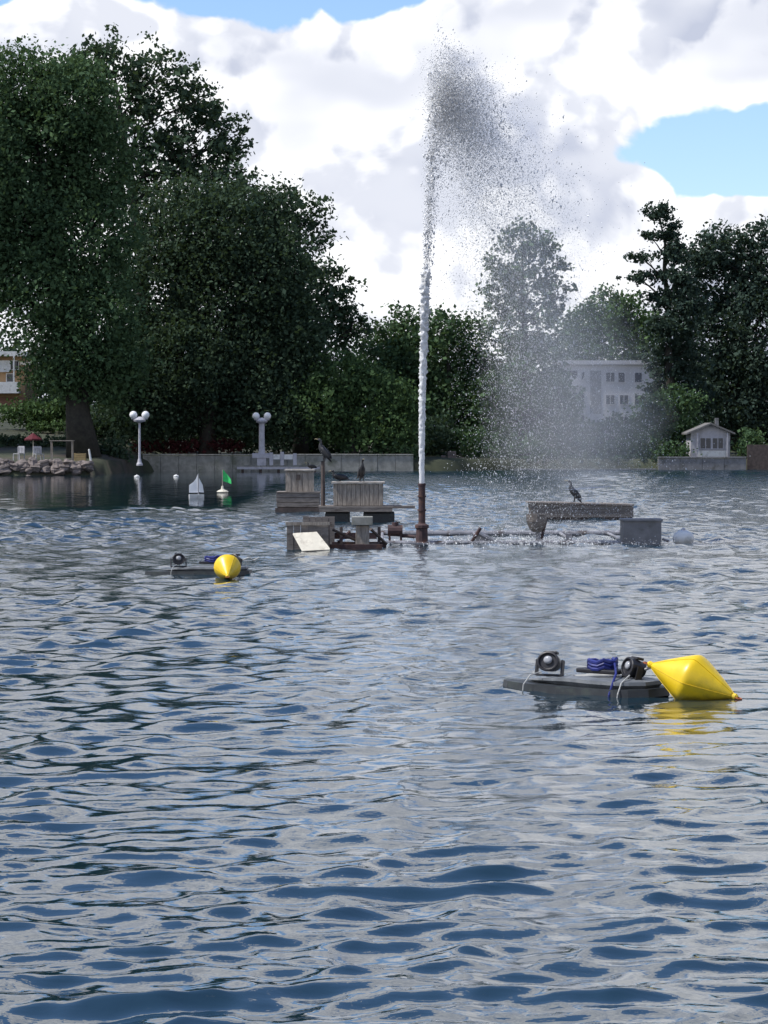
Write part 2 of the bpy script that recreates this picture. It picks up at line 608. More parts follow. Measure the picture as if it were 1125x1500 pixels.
# ------------------------------------------------------------------ foliage
def leaves(lobes, leaf, dens, clump, seed, shell=0.5, flat=0.9, droop=0.0):
    """lobes: (centre, (rx, ry, rz)); returns vertices, quads and a tint for every leaf"""
    g = np.random.default_rng(seed)
    P, T = [], []
    for c, r in lobes:
        area = math.pi * r[0] * r[2]
        n = int(1.9 * dens * area / (0.5 * leaf * leaf))
        per = 26
        k = max(5, n // per)
        d = g.normal(size=(k, 3))
        d /= np.linalg.norm(d, axis=1, keepdims=True)
        rr = shell + (1 - shell) * g.random(k) ** 0.6
        rr *= 1 + 0.16 * g.normal(size=k)
        cc = np.array(c) + d * rr[:, None] * np.array(r)
        cr = clump * g.uniform(0.55, 1.35, k)
        off = g.normal(size=(k, per, 3)) * np.array([0.55, 0.55, 0.42]) * cr[:, None, None]
        off[:, :, 2] -= droop * np.abs(g.normal(size=(k, per))) * cr[:, None]
        P.append((cc[:, None, :] + off).reshape(-1, 3))
        tt = g.uniform(0.1, 0.9, k)
        T.append(np.clip((tt[:, None] + g.normal(0, 0.09, (k, per))), 0, 1).reshape(-1))
    P, T = np.concatenate(P), np.concatenate(T)
    n = len(P)
    a = g.normal(size=(n, 3))
    a /= np.linalg.norm(a, axis=1, keepdims=True)
    b = np.cross(a, g.normal(size=(n, 3)))
    b /= np.linalg.norm(b, axis=1, keepdims=True)
    s = leaf * np.clip(np.exp(g.normal(-0.1, 0.35, n)), 0.4, 1.9)[:, None]
    V = np.stack([P - a * s * 0.62, P + b * s * 0.40, P + a * s * 0.62, P - b * s * 0.40], 1).reshape(-1, 3)
    Q = np.arange(4 * n).reshape(-1, 4)
    return V, Q, T


def crown_obj(name, lobes, mt, leaf, dens, clump, seed, parent, origin, **kw):
    V, Q, T = leaves(lobes, leaf, dens, clump, seed, **kw)
    V = V - np.array(origin)
    me = np_mesh(name, V, Q, 4, mt)
    at_ = me.attributes.new('tint', 'FLOAT', 'FACE')
    at_.data.foreach_set('value', T.astype(np.float32))
    return link(name, me, parent)


TREE_SEED = [100]


def tree(name, label, cat, base, Y, lobes, mt='leaf_mid', leaf=0.24, dens=2.6, clump=0.85, rad=0.35, group=None, part='crown', depth=0.8,
         lean=0.0, trunk_top=None, **kw):
    """base = (px, py) ignored in y: the foot stands on the ground at that distance; lobes in photograph pixels"""
    Y = Y * K
    TREE_SEED[0] += 1
    seed = TREE_SEED[0]
    g = random.Random(seed)
    x = at(base, 640, Y).x
    loc = Vector((x, Y, gz(x, Y) - 0.1))
    root = empty(name, loc, 0, label, cat, group)
    s = 1.0 / ppm(Y)
    L = []
    for lb in lobes:
        c = at(lb[0], lb[1], Y)
        rx, rz = lb[2] * s, lb[3] * s
        ry = depth * (rx + rz) / 2
        off = lb[4] if len(lb) > 4 else g.uniform(-0.6, 0.6) * ry
        L.append((Vector((c.x, c.y + off, c.z)), (rx, ry, rz)))
    if rad:
        mb = MB()
        top = max(L, key=lambda q: q[0].z)[0]
        tp = Vector((top.x, top.y, top.z))
        h = tp.z - loc.z
        pts, rr = [], []
        for i in range(9):
            t = i / 8
            w = Vector((g.uniform(-1, 1), g.uniform(-1, 1), 0)) * 0.012 * h * (0 if i in (0,) else 1)
            bx = loc.x + (tp.x - loc.x) * t ** 1.6
            by = loc.y + (tp.y - loc.y) * t ** 1.6
            pts.append(Vector((bx, by, loc.z + h * t)) + w)
            rr.append(rad * (1.35 if i == 0 else 1) * (1 - t) ** 0.8 + 0.03)
        mb.tube(pts, rr, 9)
        for c, r in L:
            zz = max(loc.z + 0.16 * h, c.z - 0.9 * max(abs(c.x - loc.x), r[0]))
            t = min(0.95, (zz - loc.z) / h)
            k = t * 8
            i0 = min(7, int(k))
            st = pts[i0].lerp(pts[i0 + 1], k - i0)
            r0 = (rad * (1 - t) ** 0.8 + 0.03) * 0.55
            mid = st.lerp(c, 0.5) + Vector((0, 0, 0.06 * (c - st).length))
            mb.tube([st, mid, c], [r0, r0 * 0.65, r0 * 0.25], 6)
            for _ in range(5):
                d = Vector((g.gauss(0, 1), g.gauss(0, 1), g.gauss(0.3, 0.8))).normalized()
                e = c + Vector((d.x * r[0], d.y * r[1], d.z * r[2])) * 0.85
                mb.tube([mid.lerp(c, g.random()), c.lerp(e, 0.55), e], [r0 * 0.35, r0 * 0.22, 0.015], 5)
        mb.build('trunk', M['bark'], root, loc, True)
    crown_obj(part, [(tuple(c), r) for c, r in L], M[mt], leaf, dens, clump, seed, root, loc, **kw)
    return root


G_BIG = 'tall trees along the shore'
tree('plane_tree', 'broad leafy tree with thick dark trunk in front of the villa', 'tree', 122, 114,
     [(35, 130, 65, 60), (110, 150, 65, 70), (45, 220, 85, 85), (130, 240, 65, 85), (20, 320, 75, 90), (115, 350, 80, 95), (70, 430, 70, 70),
      (135, 470, 70, 75), (95, 540, 60, 40), (160, 540, 50, 50), (-30, 230, 70, 110), (-30, 380, 60, 90)],
     'leaf_mid', 0.215, 3.4, 0.95, 0.85, G_BIG)
tree('tall_tree', 'tallest airy dark tree with sky showing through its crown', 'tree', 225, 127,
     [(165, 90, 55, 45), (120, 110, 45, 40), (225, 120, 60, 55), (285, 150, 45, 50), (200, 180, 80, 70), (290, 215, 60, 60), (335, 200, 32, 45),
      (230, 270, 100, 80), (330, 270, 45, 50)],
     'leaf_deep', 0.27, 1.35, 0.6, 0.6, G_BIG, shell=0.25)
tree('shade_tree', 'dense dark tree behind the lamp posts on the promenade', 'tree', 305, 122,
     [(270, 340, 85, 80), (340, 340, 75, 80), (230, 430, 85, 90), (330, 440, 90, 95), (400, 400, 60, 70), (260, 530, 95, 70), (370, 540, 90, 75),
      (200, 560, 50, 45), (430, 480, 50, 70), (400, 310, 35, 40), (300, 600, 80, 40), (400, 600, 75, 42), (215, 612, 55, 34)],
     'leaf_deep', 0.215, 3.2, 0.95, 0.55, G_BIG)
tree('slope_tree', 'tree with ragged sparse branches stepping down to the right', 'tree', 440, 127,
     [(440, 310, 38, 30), (470, 345, 20, 28), (410, 350, 45, 45), (430, 420, 60, 60), (490, 420, 30, 30), (505, 450, 26, 26), (470, 480, 55, 55),
      (520, 480, 22, 22), (420, 520, 60, 60)],
     'leaf_deep', 0.25, 1.7, 0.6, 0.45, G_BIG, shell=0.3)
tree('round_tree', 'bright green low tree beside the dark shade trees', 'tree', 520, 121,
     [(505, 555, 48, 36), (470, 590, 45, 40), (545, 580, 45, 42), (500, 620, 60, 36), (560, 630, 45, 32), (590, 600, 30, 40)],
     'leaf_fresh', 0.22, 2.5, 0.7, 0.22, 'low trees on the shore')
tree('round_tree', 'mid green tree rising behind the low bright tree', 'tree', 585, 130,
     [(560, 510, 36, 34), (595, 490, 36, 36), (580, 545, 50, 45), (610, 540, 30, 60), (600, 600, 45, 50)],
     'leaf_mid', 0.24, 2.5, 0.75, 0.28, 'low trees on the shore')
tree('round_tree', 'rounded tree just to the right of the water jet', 'tree', 665, 128,
     [(650, 490, 42, 38), (690, 500, 36, 40), (650, 545, 50, 50), (690, 570, 45, 55), (655, 610, 50, 45), (700, 620, 40, 45)],
     'leaf_mid', 0.24, 2.4, 0.75, 0.3, 'low trees on the shore')
tree('poplar_tree', 'tall slender tree seen through the falling spray', 'tree', 770, 127,
     [(762, 350, 30, 26), (735, 385, 28, 28), (795, 365, 28, 24), (818, 395, 16, 22), (765, 405, 42, 40), (735, 435, 30, 35), (810, 440, 24, 32), (768, 480, 60, 50),
      (770, 550, 68, 60), (770, 620, 74, 55), (820, 600, 30, 45), (725, 610, 35, 50)],
     'leaf_mid', 0.24, 1.75, 0.55, 0.4, G_BIG, shell=0.35)
tree('far_tree', 'pale green tree behind the white apartment building', 'tree', 895, 190,
     [(895, 455, 40, 32), (860, 480, 40, 36), (930, 470, 36, 34), (895, 505, 60, 45), (950, 510, 40, 50), (840, 520, 40, 40)],
     'leaf_fresh', 0.32, 2.3, 1.0, 0.4, G_BIG)
tree('cedar_tree', 'dark conifer with flat tiered branches jutting to the left', 'conifer', 985, 131,
     [(968, 312, 20, 16), (952, 346, 22, 6), (980, 340, 18, 18), (940, 377, 24, 7), (988, 372, 22, 22), (936, 407, 26, 8), (966, 400, 20, 8), (992, 410, 26, 22),
      (960, 436, 24, 9), (998, 452, 40, 30), (975, 480, 34, 24), (988, 525, 46, 44), (1000, 580, 50, 50)],
     'leaf_blue', 0.20, 3.6, 0.36, 0.4, G_BIG, shell=0.15)
tree('dark_tree', 'massive dark tree towering behind the lakeside cabin', 'tree', 1070, 137,
     [(1065, 365, 42, 36), (1030, 375, 32, 32), (1050, 420, 55, 50), (1110, 400, 40, 50), (1120, 345, 14, 22), (1040, 500, 60, 65), (1110, 490, 60, 75),
      (1060, 580, 70, 65), (1130, 590, 60, 65), (1160, 420, 50, 70)],
     'leaf_blue', 0.25, 2.6, 0.8, 0.6, G_BIG)
tree('shore_tree', 'leafy tree just outside the view past the cabin', 'tree', 1260, 124,
     [(1260, 400, 70, 70), (1230, 480, 70, 70), (1290, 500, 70, 80), (1250, 580, 80, 70)], 'leaf_mid', 0.28, 2.2, 0.9, 0.5, G_BIG)
tree('shore_tree', 'leafy tree just outside the view past the villa', 'tree', -150, 118,
     [(-150, 200, 80, 80), (-180, 320, 80, 90), (-120, 340, 80, 90), (-150, 450, 90, 80)], 'leaf_mid', 0.28, 2.2, 0.9, 0.6, G_BIG)

# shrubs: (label, base px, distance, lobes, material)
SHRUBS = [
    ('rounded shrub at the foot of the cedar beside the cabin', 985, 129, [(985, 600, 40, 32), (955, 630, 32, 36), (1005, 640, 30, 30)], 'leaf_mid'),
    ('low bush in the spray beside the apartment building', 900, 127, [(900, 640, 44, 30), (935, 660, 36, 26), (870, 665, 34, 24)], 'leaf_mid'),
    ('pale bush below the apartment balconies', 835, 127, [(835, 640, 34, 26), (815, 665, 30, 24), (850, 670, 28, 20)], 'leaf_fresh'),
    ('small shrub to the right of the cabin', 1098, 125.5, [(1100, 650, 18, 22), (1090, 662, 14, 14)], 'leaf_mid'),
    ('clipped bush by the left wall of the cabin', 985, 125.5, [(980, 664, 22, 9), (996, 658, 10, 12)], 'leaf_mid'),
    ('light green bush under the villa balcony', 45, 128, [(25, 603, 36, 14), (66, 600, 32, 16), (50, 612, 50, 14), (95, 602, 22, 24)], 'leaf_fresh'),
    ('dark bush at the foot of the thick trunk', 160, 116, [(155, 655, 26, 18), (175, 662, 16, 12)], 'leaf_deep'),
    ('shadowy shrub right behind the thick trunk', 160, 125, [(155, 612, 30, 32), (180, 625, 24, 24), (135, 630, 22, 20)], 'leaf_deep'),
    ('shadowy shrub behind the reddish hedge', 270, 129, [(240, 610, 50, 40), (300, 610, 55, 42), (180, 610, 34, 34)], 'leaf_deep'),
    ('shadowy shrub behind the promenade wall', 410, 129, [(370, 620, 55, 44), (440, 620, 60, 46), (480, 640, 40, 34)], 'leaf_deep'),
    ('bush trailing over the right end of the promenade wall', 560, 121, [(540, 655, 40, 20), (585, 655, 36, 24), (555, 678, 24, 8)], 'leaf_mid'),
    ('dark bush on the bank behind the water jet', 625, 125.5, [(620, 650, 28, 34), (645, 640, 30, 30), (610, 675, 16, 14)], 'leaf_deep'),
    ('spray-soaked bush at the water edge below the slender tree', 745, 125, [(720, 660, 34, 24), (770, 665, 40, 22), (690, 655, 26, 28)], 'leaf_mid'),
]
for i, (lb, px, Y, lo, mt) in enumerate(SHRUBS):
    tree('shrub', lb, 'shrub', px, Y, lo, mt, 0.19, 2.7, 0.5, 0.07, 'shrubs on the bank', 'foliage')

# far wood that closes the view under the crowns
def far_wood():
    lob = []
    g = random.Random(5)
    for px in range(-260, 1400, 46):
        if 800 < px < 960:
            continue
        Y = K * (g.uniform(150, 162) if px > 60 else g.uniform(175, 185))
        top = g.uniform(470, 530) if px < 640 else g.uniform(520, 570)
        c = at(px, (top + 660) / 2, Y)
        s = 1 / ppm(Y)
        lob.append(((c.x, c.y, c.z), (40 * s, 3.5, (660 - top) / 2 * s)))
    o = crown_obj('woodland', lob, M['leaf_deep'], 0.42, 2.6, 1.3, 77, None, (0, 0, 0))
    tag(o, 'dark woodland undergrowth closing the view behind the shore trees', 'woodland', None, 'stuff')


far_wood()


# ------------------------------------------------------------------ buildings
def pxbox(mb, x0, y0, x1, y1, Y, dep, zmin=None):
    """box whose front face covers the given photograph rectangle at distance Y"""
    a, b = at(x0, y0, Y), at(x1, y1, Y)
    zb = b.z if zmin is None else zmin
    return mb.box(a.x, Y, zb, b.x, Y + dep, a.z)


def windows(root, o, rects, Y, frame_m, inset=0.06, mull=True):
    for (x0, y0, x1, y1) in rects:
        f = MB()
        a, b = at(x0, y0, Y), at(x1, y1, Y)
        w = 0.07
        f.box(a.x - w, Y - 0.05, a.z, b.x + w, Y + 0.05, a.z + w)
        f.box(a.x - w, Y - 0.10, b.z - w, b.x + w, Y + 0.05, b.z)
        f.box(a.x - w, Y - 0.05, b.z, a.x, Y + 0.05, a.z)
        f.box(b.x, Y - 0.05, b.z, b.x + w, Y + 0.05, a.z)
        if mull and b.x - a.x > 0.7:
            c = (a.x + b.x) / 2
            f.box(c - 0.03, Y - 0.04, b.z, c + 0.03, Y + 0.04, a.z)
        wn = f.build('window', M[frame_m], root, o)
        MB().box(a.x, Y - 0.012, b.z, b.x, Y - 0.004, a.z).build('pane', M['glass'], wn, o)


def apartment():
    Y = K * 165.0
    x0 = at(822, 600, Y).x
    x1 = at(960, 600, Y).x
    g0 = gz(x0, Y) - 0.3
    o = Vector(((x0 + x1) / 2, Y, g0))
    root = empty('apartment_building', o, 0, 'white flat-roofed apartment building seen through the falling spray', 'building')
    top = at(880, 534, Y).z
    MB().box(x0, Y, g0, x1, Y + 9, top).build('wall', M['render_white'], root, o)
    MB().box(x0 - 0.25, Y - 0.3, top, x1 + 0.25, Y + 9.2, top + 0.38).build('roof', M['render_white'], root, o)
    # stair recess not cut in: its shade is a grey strip proud of the wall
    MB().box(at(866, 0, Y).x, Y - 0.03, at(0, 606, Y).z, at(882, 0, Y).x, Y - 0.002, at(0, 543, Y).z).build('stair_recess_shade', M['grey_concrete'], root, o)
    windows(root, o, [(888, 546, 900, 559), (906, 546, 915, 560), (888, 579, 900, 592), (908, 579, 920, 592), (888, 611, 900, 624), (908, 611, 920, 624),
                      (852, 545, 856, 556), (852, 577, 856, 588), (852, 609, 856, 620), (930, 546, 940, 560), (930, 579, 940, 592)], Y, 'render_white')
    for k, (ya, yb) in enumerate(((543, 552), (576, 585), (608, 617))):
        xa, xb = at(826, 0, Y).x, at(847, 0, Y).x
        za = at(0, ya, Y).z
        zb = at(0, yb, Y).z
        MB().box(xa, Y - 0.02, zb - 0.5, xb, Y - 0.003, za).build('balcony_opening', M['glass'], root, o)
        MB().box(xa - 0.3, Y - 1.2, zb - 1.05, xb, Y - 0.02, zb - 0.9).build('balcony_slab', M['render_white'], root, o)
        MB().box(xa - 0.3, Y - 1.2, zb - 0.9, xb, Y - 1.1, zb - 0.1).build('balcony_parapet', M['render_white'], root, o)


def villa():
    Y = K * 150.0
    x0, x1 = at(-90, 0, Y).x, at(34, 0, Y).x
    g0 = gz(-25, Y) - 0.4
    o = Vector(((x0 + x1) / 2, Y, g0))
    root = empty('villa', o, 0, 'tan lakeside villa with white balconies half hidden by leaves', 'house')
    zr = at(0, 522, Y).z
    MB().box(x0, Y, at(0, 582, Y).z, x1, Y + 8, zr).build('wall', M['render_tan'], root, o)
    MB().box(x0 - 0.1, Y - 0.1, g0, x1 + 0.1, Y + 8.1, at(0, 582, Y).z - 0.01).build('plinth', M['brick'], root, o)
    MB().box(x0 - 0.4, Y - 0.9, zr, x1 + 0.1, Y + 8.4, zr + 0.4).build('roof', M['white'], root, o)
    MB().box(x0, Y - 1.3, at(0, 572, Y).z - 0.25, at(28, 0, Y).x, Y - 0.01, at(0, 572, Y).z).build('balcony_slab', M['white'], root, o)
    MB().box(x0, Y - 1.3, at(0, 572, Y).z + 0.002, at(28, 0, Y).x, Y - 1.18, at(0, 560, Y).z).build('balcony_parapet', M['white'], root, o)
    MB().box(x0, Y - 0.35, at(0, 545, Y).z, at(14, 0, Y).x, Y - 0.01, at(0, 528, Y).z).build('white_band', M['white'], root, o)
    MB().box(at(20, 0, Y).x, Y - 1.28, at(0, 572, Y).z + 0.01, at(22, 0, Y).x, Y - 1.12, zr).build('column', M['white'], root, o)
    c = MB()
    c.box(at(30, 0, Y).x, Y - 1.0, at(0, 535, Y).z, at(52, 0, Y).x, Y - 0.02, at(0, 531, Y).z)
    c.box(at(42, 0, Y).x, Y - 1.0, at(0, 531, Y).z, at(52, 0, Y).x, Y - 0.9, at(0, 516, Y).z)
    c.build('side_balcony', M['cream'], root, o)
    windows(root, o, [(10, 548, 19, 559), (15, 529, 27, 541), (-30, 548, -12, 559)], Y, 'white')


def cabin():
    Y = K * 125.6
    cx0, cx1 = at(1014, 0, Y).x, at(1072, 0, Y).x
    fl = at(0, 670, Y).z
    eave, apex = at(0, 634, Y).z, at(0, 622, Y).z
    g0 = gz(cx0, Y) - 0.3
    o = Vector(((cx0 + cx1) / 2, Y, g0))
    mid = (cx0 + cx1) / 2
    root = empty('lakeside_cabin', o, 0, 'small gabled cabin with glazed front standing on the lake wall', 'cabin')
    w = MB()
    w.prism([(cx0, g0), (cx1, g0), (cx1, eave), (mid, apex), (cx0, eave)], Y, Y + 3)
    w.build('wall', M['lamp_paint'], root, o)
    for k, sx in enumerate((-1, 1)):
        e = mid + sx * (cx1 - cx0) / 2 * 1.22
        ze = apex - (apex - eave) * 1.22
        r = MB().prism([(mid, apex + 0.01), (e, ze + 0.01), (e, ze + 0.13), (mid, apex + 0.14)][::sx], Y - 0.45, Y + 3.3)
        r.build('roof', M['roof_grey'], root, o)
    windows(root, o, [(1026, 642, 1041, 657), (1044, 642, 1059, 657)], Y, 'lamp_paint')
    MB().box(at(1024, 0, Y).x, Y - 0.10, at(0, 669, Y).z, at(1067, 0, Y).x, Y - 0.02, at(0, 660, Y).z).build('white_panel', M['white'], root, o)
    for px in (1022, 1066):
        MB().box(at(px, 0, Y).x, Y - 0.4, fl - 0.3, at(px, 0, Y).x + 0.1, Y - 0.3, eave - 0.02).build('post', M['lamp_paint'], root, o)
    MB().box(at(1053, 0, Y).x, Y + 1.2, eave, at(1053, 0, Y).x + 0.25, Y + 1.45, at(0, 612, Y).z).build('chimney', M['grey_concrete'], root, o)


def slab_wall(name, label, xa, xb, ytop, Y, w, m, th=0.3, cap=True, zb=-0.6, cat='wall'):
    Y = Y * K
    x0, x1 = at(xa, 0, Y).x, at(xb, 0, Y).x
    zt = at(0, ytop, Y).z
    o = Vector(((x0 + x1) / 2, Y, 0))
    root = empty(name, o, 0, label, cat)
    MB().box(x0 + 0.01, Y + 0.06, zb, x1 - 0.01, Y + th, zt - 0.03).build('core', M[m], root, o)
    n = max(1, round((x1 - x0) / w))
    w = (x1 - x0) / n
    for i in range(n):
        dz, dy = random.uniform(-0.012, 0.012), random.uniform(-0.012, 0.012)
        MB().box(x0 + i * w + 0.015, Y + dy, zb, x0 + (i + 1) * w - 0.015, Y + 0.05, zt - 0.02 + dz).build('panel', M[m], root, o, bevel=0.01)
        if cap:
            MB().box(x0 + i * w + 0.008, Y - 0.06 + dy, zt + 0.002, x0 + (i + 1) * w - 0.008, Y + th + 0.05, zt + 0.09 + dz).build('coping', M[m], root, o, bevel=0.01)
    return root


apartment()
villa()
cabin()
slab_wall('promenade_wall', 'long low concrete wall of the lake promenade below the dark trees', 207, 606, 667, 119.45, 1.25, 'concrete')
slab_wall('terrace_wall', 'low concrete lake wall in front of the gabled cabin', 966, 1096, 671, 123.6, 1.5, 'grey_concrete')
slab_wall('garden_fence', 'dark panel fence beside the cabin terrace', 1097, 1190, 651, 123.9, 1.9, 'wood_dark', 0.15, False, 0.0, 'fence')
slab_wall('shore_edging', 'low dark stone edging along the bank under the spray', 608, 964, 686, 123.3, 1.6, 'grey_concrete', 0.4, False)

# short masonry landing to the right of the jet foot
def landing():
    Y = K * 122.9
    o = at(662, 690, Y)
    root = empty('masonry_landing', o, 0, 'low tan masonry landing with two short pillars behind the jet', 'landing')
    pxbox(MB(), 643, 679, 692, 686, Y, 1.2, -0.4).build('base', M['stone'], root, o, bevel=0.03)
    pxbox(MB(), 656, 661, 668, 679.2, Y + 0.3, 0.5).build('pillar', M['stone'], root, o, bevel=0.04)
    pxbox(MB(), 646, 667, 653, 679.2, Y + 0.35, 0.4).build('pillar', M['stone'], root, o, bevel=0.04)


landing()


# hedges
def hedge(label, xa, xb, ya, yb, Y, mt, name='hedge'):
    Y = Y * K
    a, b = at(xa, ya, Y), at(xb, yb, Y)
    n = max(2, int((b.x - a.x) / 0.55))
    lob = [((a.x + (b.x - a.x) * (i + 0.5) / n, Y + 0.4, (a.z + b.z) / 2), (0.5, 0.5, (a.z - b.z) / 2)) for i in range(n)]
    TREE_SEED[0] += 1
    base = Vector(((a.x + b.x) / 2, Y + 0.4, gz((a.x + b.x) / 2, Y + 0.4)))
    root = empty(name, base, 0, label, 'hedge')
    crown_obj('foliage', lob, M[mt], 0.13, 2.4, 0.22, TREE_SEED[0], root, base)
    for i in range(n):
        x = lob[i][0][0]
        z0 = gz(x, Y + 0.4) - 0.1
        MB().tube([(x, Y + 0.4, z0), (x + 0.05, Y + 0.4, lob[i][0][2])], [0.04, 0.02], 5).build('stem', M['bark'], root, base)


hedge('dark red leaved hedge above the promenade wall', 196, 352, 643, 664, 121.5, 'leaf_red')
hedge('clipped green hedge on the bank below the villa', 44, 102, 616, 632, 126.0, 'leaf_fresh')
hedge('dark scrub along the water edge under the spray', 690, 962, 668, 689, 124.2, 'leaf_deep')
hedge('short dark scrub at the water edge behind the jet', 606, 644, 668, 689, 124.2, 'leaf_deep')
hedge('low dark hedge behind the white garden chairs', -60, 106, 636, 660, 119.0, 'leaf_deep')


# ------------------------------------------------------------------ lamp posts and landing stage
def lamp_post(px, ytop, ybase, Y, shaft, label, pedestal):
    Y = Y * K
    s = 1 / ppm(Y)
    b = at(px, ybase, Y)
    zt = at(px, ytop, Y).z
    h = zt - b.z
    o = Vector((b.x, Y, b.z))
    root = empty('lamp_post', o, 0, label, 'street lamp')
    gr = 0.25
    if pedestal:
        MB().box(-0.3, -0.3, 0, 0.3, 0.3, 0.5).box(-0.62, -0.35, 0.5, 0.62, 0.35, 0.82).build('pedestal', M['lamp_paint'], root, bevel=0.02)
        z0 = 0.82
    else:
        MB().lathe([(0.2, 0), (0.2, 0.1), (0.14, 0.2), (0.10, 0.4)], 12).build('foot', M['lamp_paint'], root)
        z0 = 0.38
    MB().lathe([(shaft * 1.15, z0), (shaft, z0 + 0.3), (shaft * 0.92, h - 0.75), (shaft * 1.5, h - 0.70), (shaft * 1.1, h - 0.62)], 12).build('shaft', M['lamp_paint'], root, smooth=False)
    MB().lathe([(shaft * 1.2, h - 0.74), (0.36, h - 0.66), (0.40, h - 0.55), (0.22, h - 0.42), (0.12, h - 0.36)], 14).build('cap', M['lamp_paint'], root)
    for sx in (-1, 1):
        MB().tube([(0, 0, h - 0.5), (sx * 0.22, 0, h - 0.54), (sx * 0.38, 0, h - 0.46)], 0.05, 8).build('arm', M['lamp_paint'], root)
        gl = MB().ball((sx * 0.38, 0, h - gr), gr, 16).build('globe', M['globe'], root, smooth=True)
        MB().lathe([(0.12, 0), (0.15, 0.05), (0.10, 0.10)], 10, None, (sx * 0.38, 0, h - 2 * gr - 0.03)).build('collar', M['lamp_paint'], gl)


lamp_post(204.5, 602, 682, 111.5, 0.075, 'slim white lamp post with two globes on the stony bank', False)
lamp_post(383.5, 604, 682, 118.2, 0.20, 'stout white lamp post with two globes standing on a square pedestal', True)


def landing_stage():
    Y = K * 117.6
    o = at(405, 689, Y)
    root = empty('landing_stage', o, 0, 'white landing stage with low railing below the stout lamp post', 'jetty')
    x0, x1 = at(346, 0, Y).x, at(468, 0, Y).x
    z1 = at(0, 682, Y + 0.2).z
    n = 14
    w = (x1 - x0) / n
    for i in range(n):
        MB().box(x0 + i * w + 0.012, Y, z1 - 0.07, x0 + (i + 1) * w - 0.012, Y + 1.6, z1 + random.uniform(-0.008, 0.008)).build('plank', M['concrete'], root, o)
    MB().box(x0, Y + 0.02, z1 - 0.24, x1, Y + 0.12, z1 - 0.075).build('edge_beam', M['lamp_paint'], root, o)
    for i in range(5):
        x = x0 + (x1 - x0) * (i + 0.3) / 4.6
        MB().tube([(x, Y + 0.3, -0.9), (x, Y + 0.3, z1 - 0.08)], 0.09, 8).build('pile', M['wood_dark'], root, o)
    for px in (396, 412, 431):
        x = at(px, 0, Y).x
        MB().box(x - 0.12, Y + 0.5, z1 + 0.01, x + 0.12, Y + 0.7, at(0, 662, Y).z + random.uniform(-0.1, 0.05)).build('post', M['lamp_paint'], root, o, bevel=0.015)
    for pa, pb in ((399, 409), (415, 428)):
        MB().box(at(pa, 0, Y).x, Y + 0.56, at(0, 673, Y).z, at(pb, 0, Y).x, Y + 0.62, at(0, 666, Y).z).build('rail_panel', M['white'], root, o)


landing_stage()


# ------------------------------------------------------------------ left bank
def stone_bank():
    root = empty('bank', (-22, K * 108, 0))
    root['kind'] = 'structure'
    g = random.Random(11)
    protos = []
    for k in range(5):
        mb = MB().ball((0, 0, 0), 1.0, 9)
        vs = []
        for v in mb.v:
            v = Vector(v)
            q = 1 + 0.22 * math.sin(3 * v.x + k) * math.cos(4 * v.y + 2 * k) + 0.14 * math.sin(5 * v.z + 3 * k)
            vs.append(v * q)
        mb.v = vs
        ob = mb.build('stone', M['stone'], root)
        protos.append(ob)
    cnt = 0
    for px in np.arange(-70, 204, 3.4):
        for row in range(2):
            Y = K * 108 - 0.65 + row * 0.75 + g.uniform(-0.25, 0.25)
            x = at(px + g.uniform(-3, 3), 690, Y).x
            if x > -15.9:
                continue
            r = g.uniform(0.20, 0.42)
            ob = protos[cnt % 5] if cnt < 5 else protos[cnt % 5].copy()
            if cnt >= 5:
                col.objects.link(ob)
                ob.parent = root
            ob.location = (x + 22, Y - K * 108, gz(x, Y) + 0.05 + 0.1 * row)
            ob.scale = (r * g.uniform(1, 1.6), r, r * g.uniform(0.55, 0.85))
            ob.rotation_euler = (g.uniform(-0.3, 0.3), g.uniform(-0.3, 0.3), g.uniform(0, 6))
            cnt += 1


stone_bank()


def rowboat(px, py, rz, label, m_h):
    p = gp(px, py)
    root = empty('rowing_boat', (p.x, p.y, 0), rz, label, 'boat', 'rowing boats moored at the stony bank')
    L, Bw, H = 2.3, 0.62, 0.38
    st = []
    N = 9
    for i in range(N):
        t = i / (N - 1) * 2 - 1
        w = Bw * (1 - abs(t) ** 2.6 * (0.97 if t > 0 else 0.45))
        k = -0.12 + 0.16 * abs(t) ** 3
        top = H * (0.82 + 0.3 * t * t)
        x = t * L / 2
        st.append([(x, -w, top), (x, -w * 0.72, k + 0.08), (x, 0, k), (x, w * 0.72, k + 0.08), (x, w, top),
                   (x, w - 0.05, top), (x, w * 0.68, k + 0.13), (x, 0, k + 0.06), (x, -w * 0.68, k + 0.13), (x, -w + 0.05, top)])
    mb = MB()
    vs = [v for r_ in st for v in r_]
    fs = []
    for i in range(N - 1):
        for k in range(10):
            fs.append((i * 10 + k, i * 10 + (k + 1) % 10, (i + 1) * 10 + (k + 1) % 10, (i + 1) * 10 + k))
    fs += [tuple(range(9, -1, -1)), tuple((N - 1) * 10 + k for k in range(10))]
    mb.add(vs, fs).build('hull', M[m_h], root, smooth=False)
    for x in (-0.6, 0.15):
        MB().box(x - 0.12, -0.52, 0.2, x + 0.12, 0.52, 0.235).build('thwart', M['wood_grey'], root)
    for sy in (-1, 1):
        MB().tube([(-0.75, sy * 0.25, 0.26), (0.75, sy * 0.34, 0.33)], 0.022, 6).build('oar', M['wood_grey'], root)


M['boat_blue'] = mat('boat_blue', (0.22, 0.23, 0.30), 0.5, 0.15, 3.0)
rowboat(52, 695, R(8), 'bluish grey rowing boat moored at the stones below the red parasol', 'boat_blue')
rowboat(-6, 696, R(-6), 'cream rowing boat moored at the stones past the white chairs', 'cream')


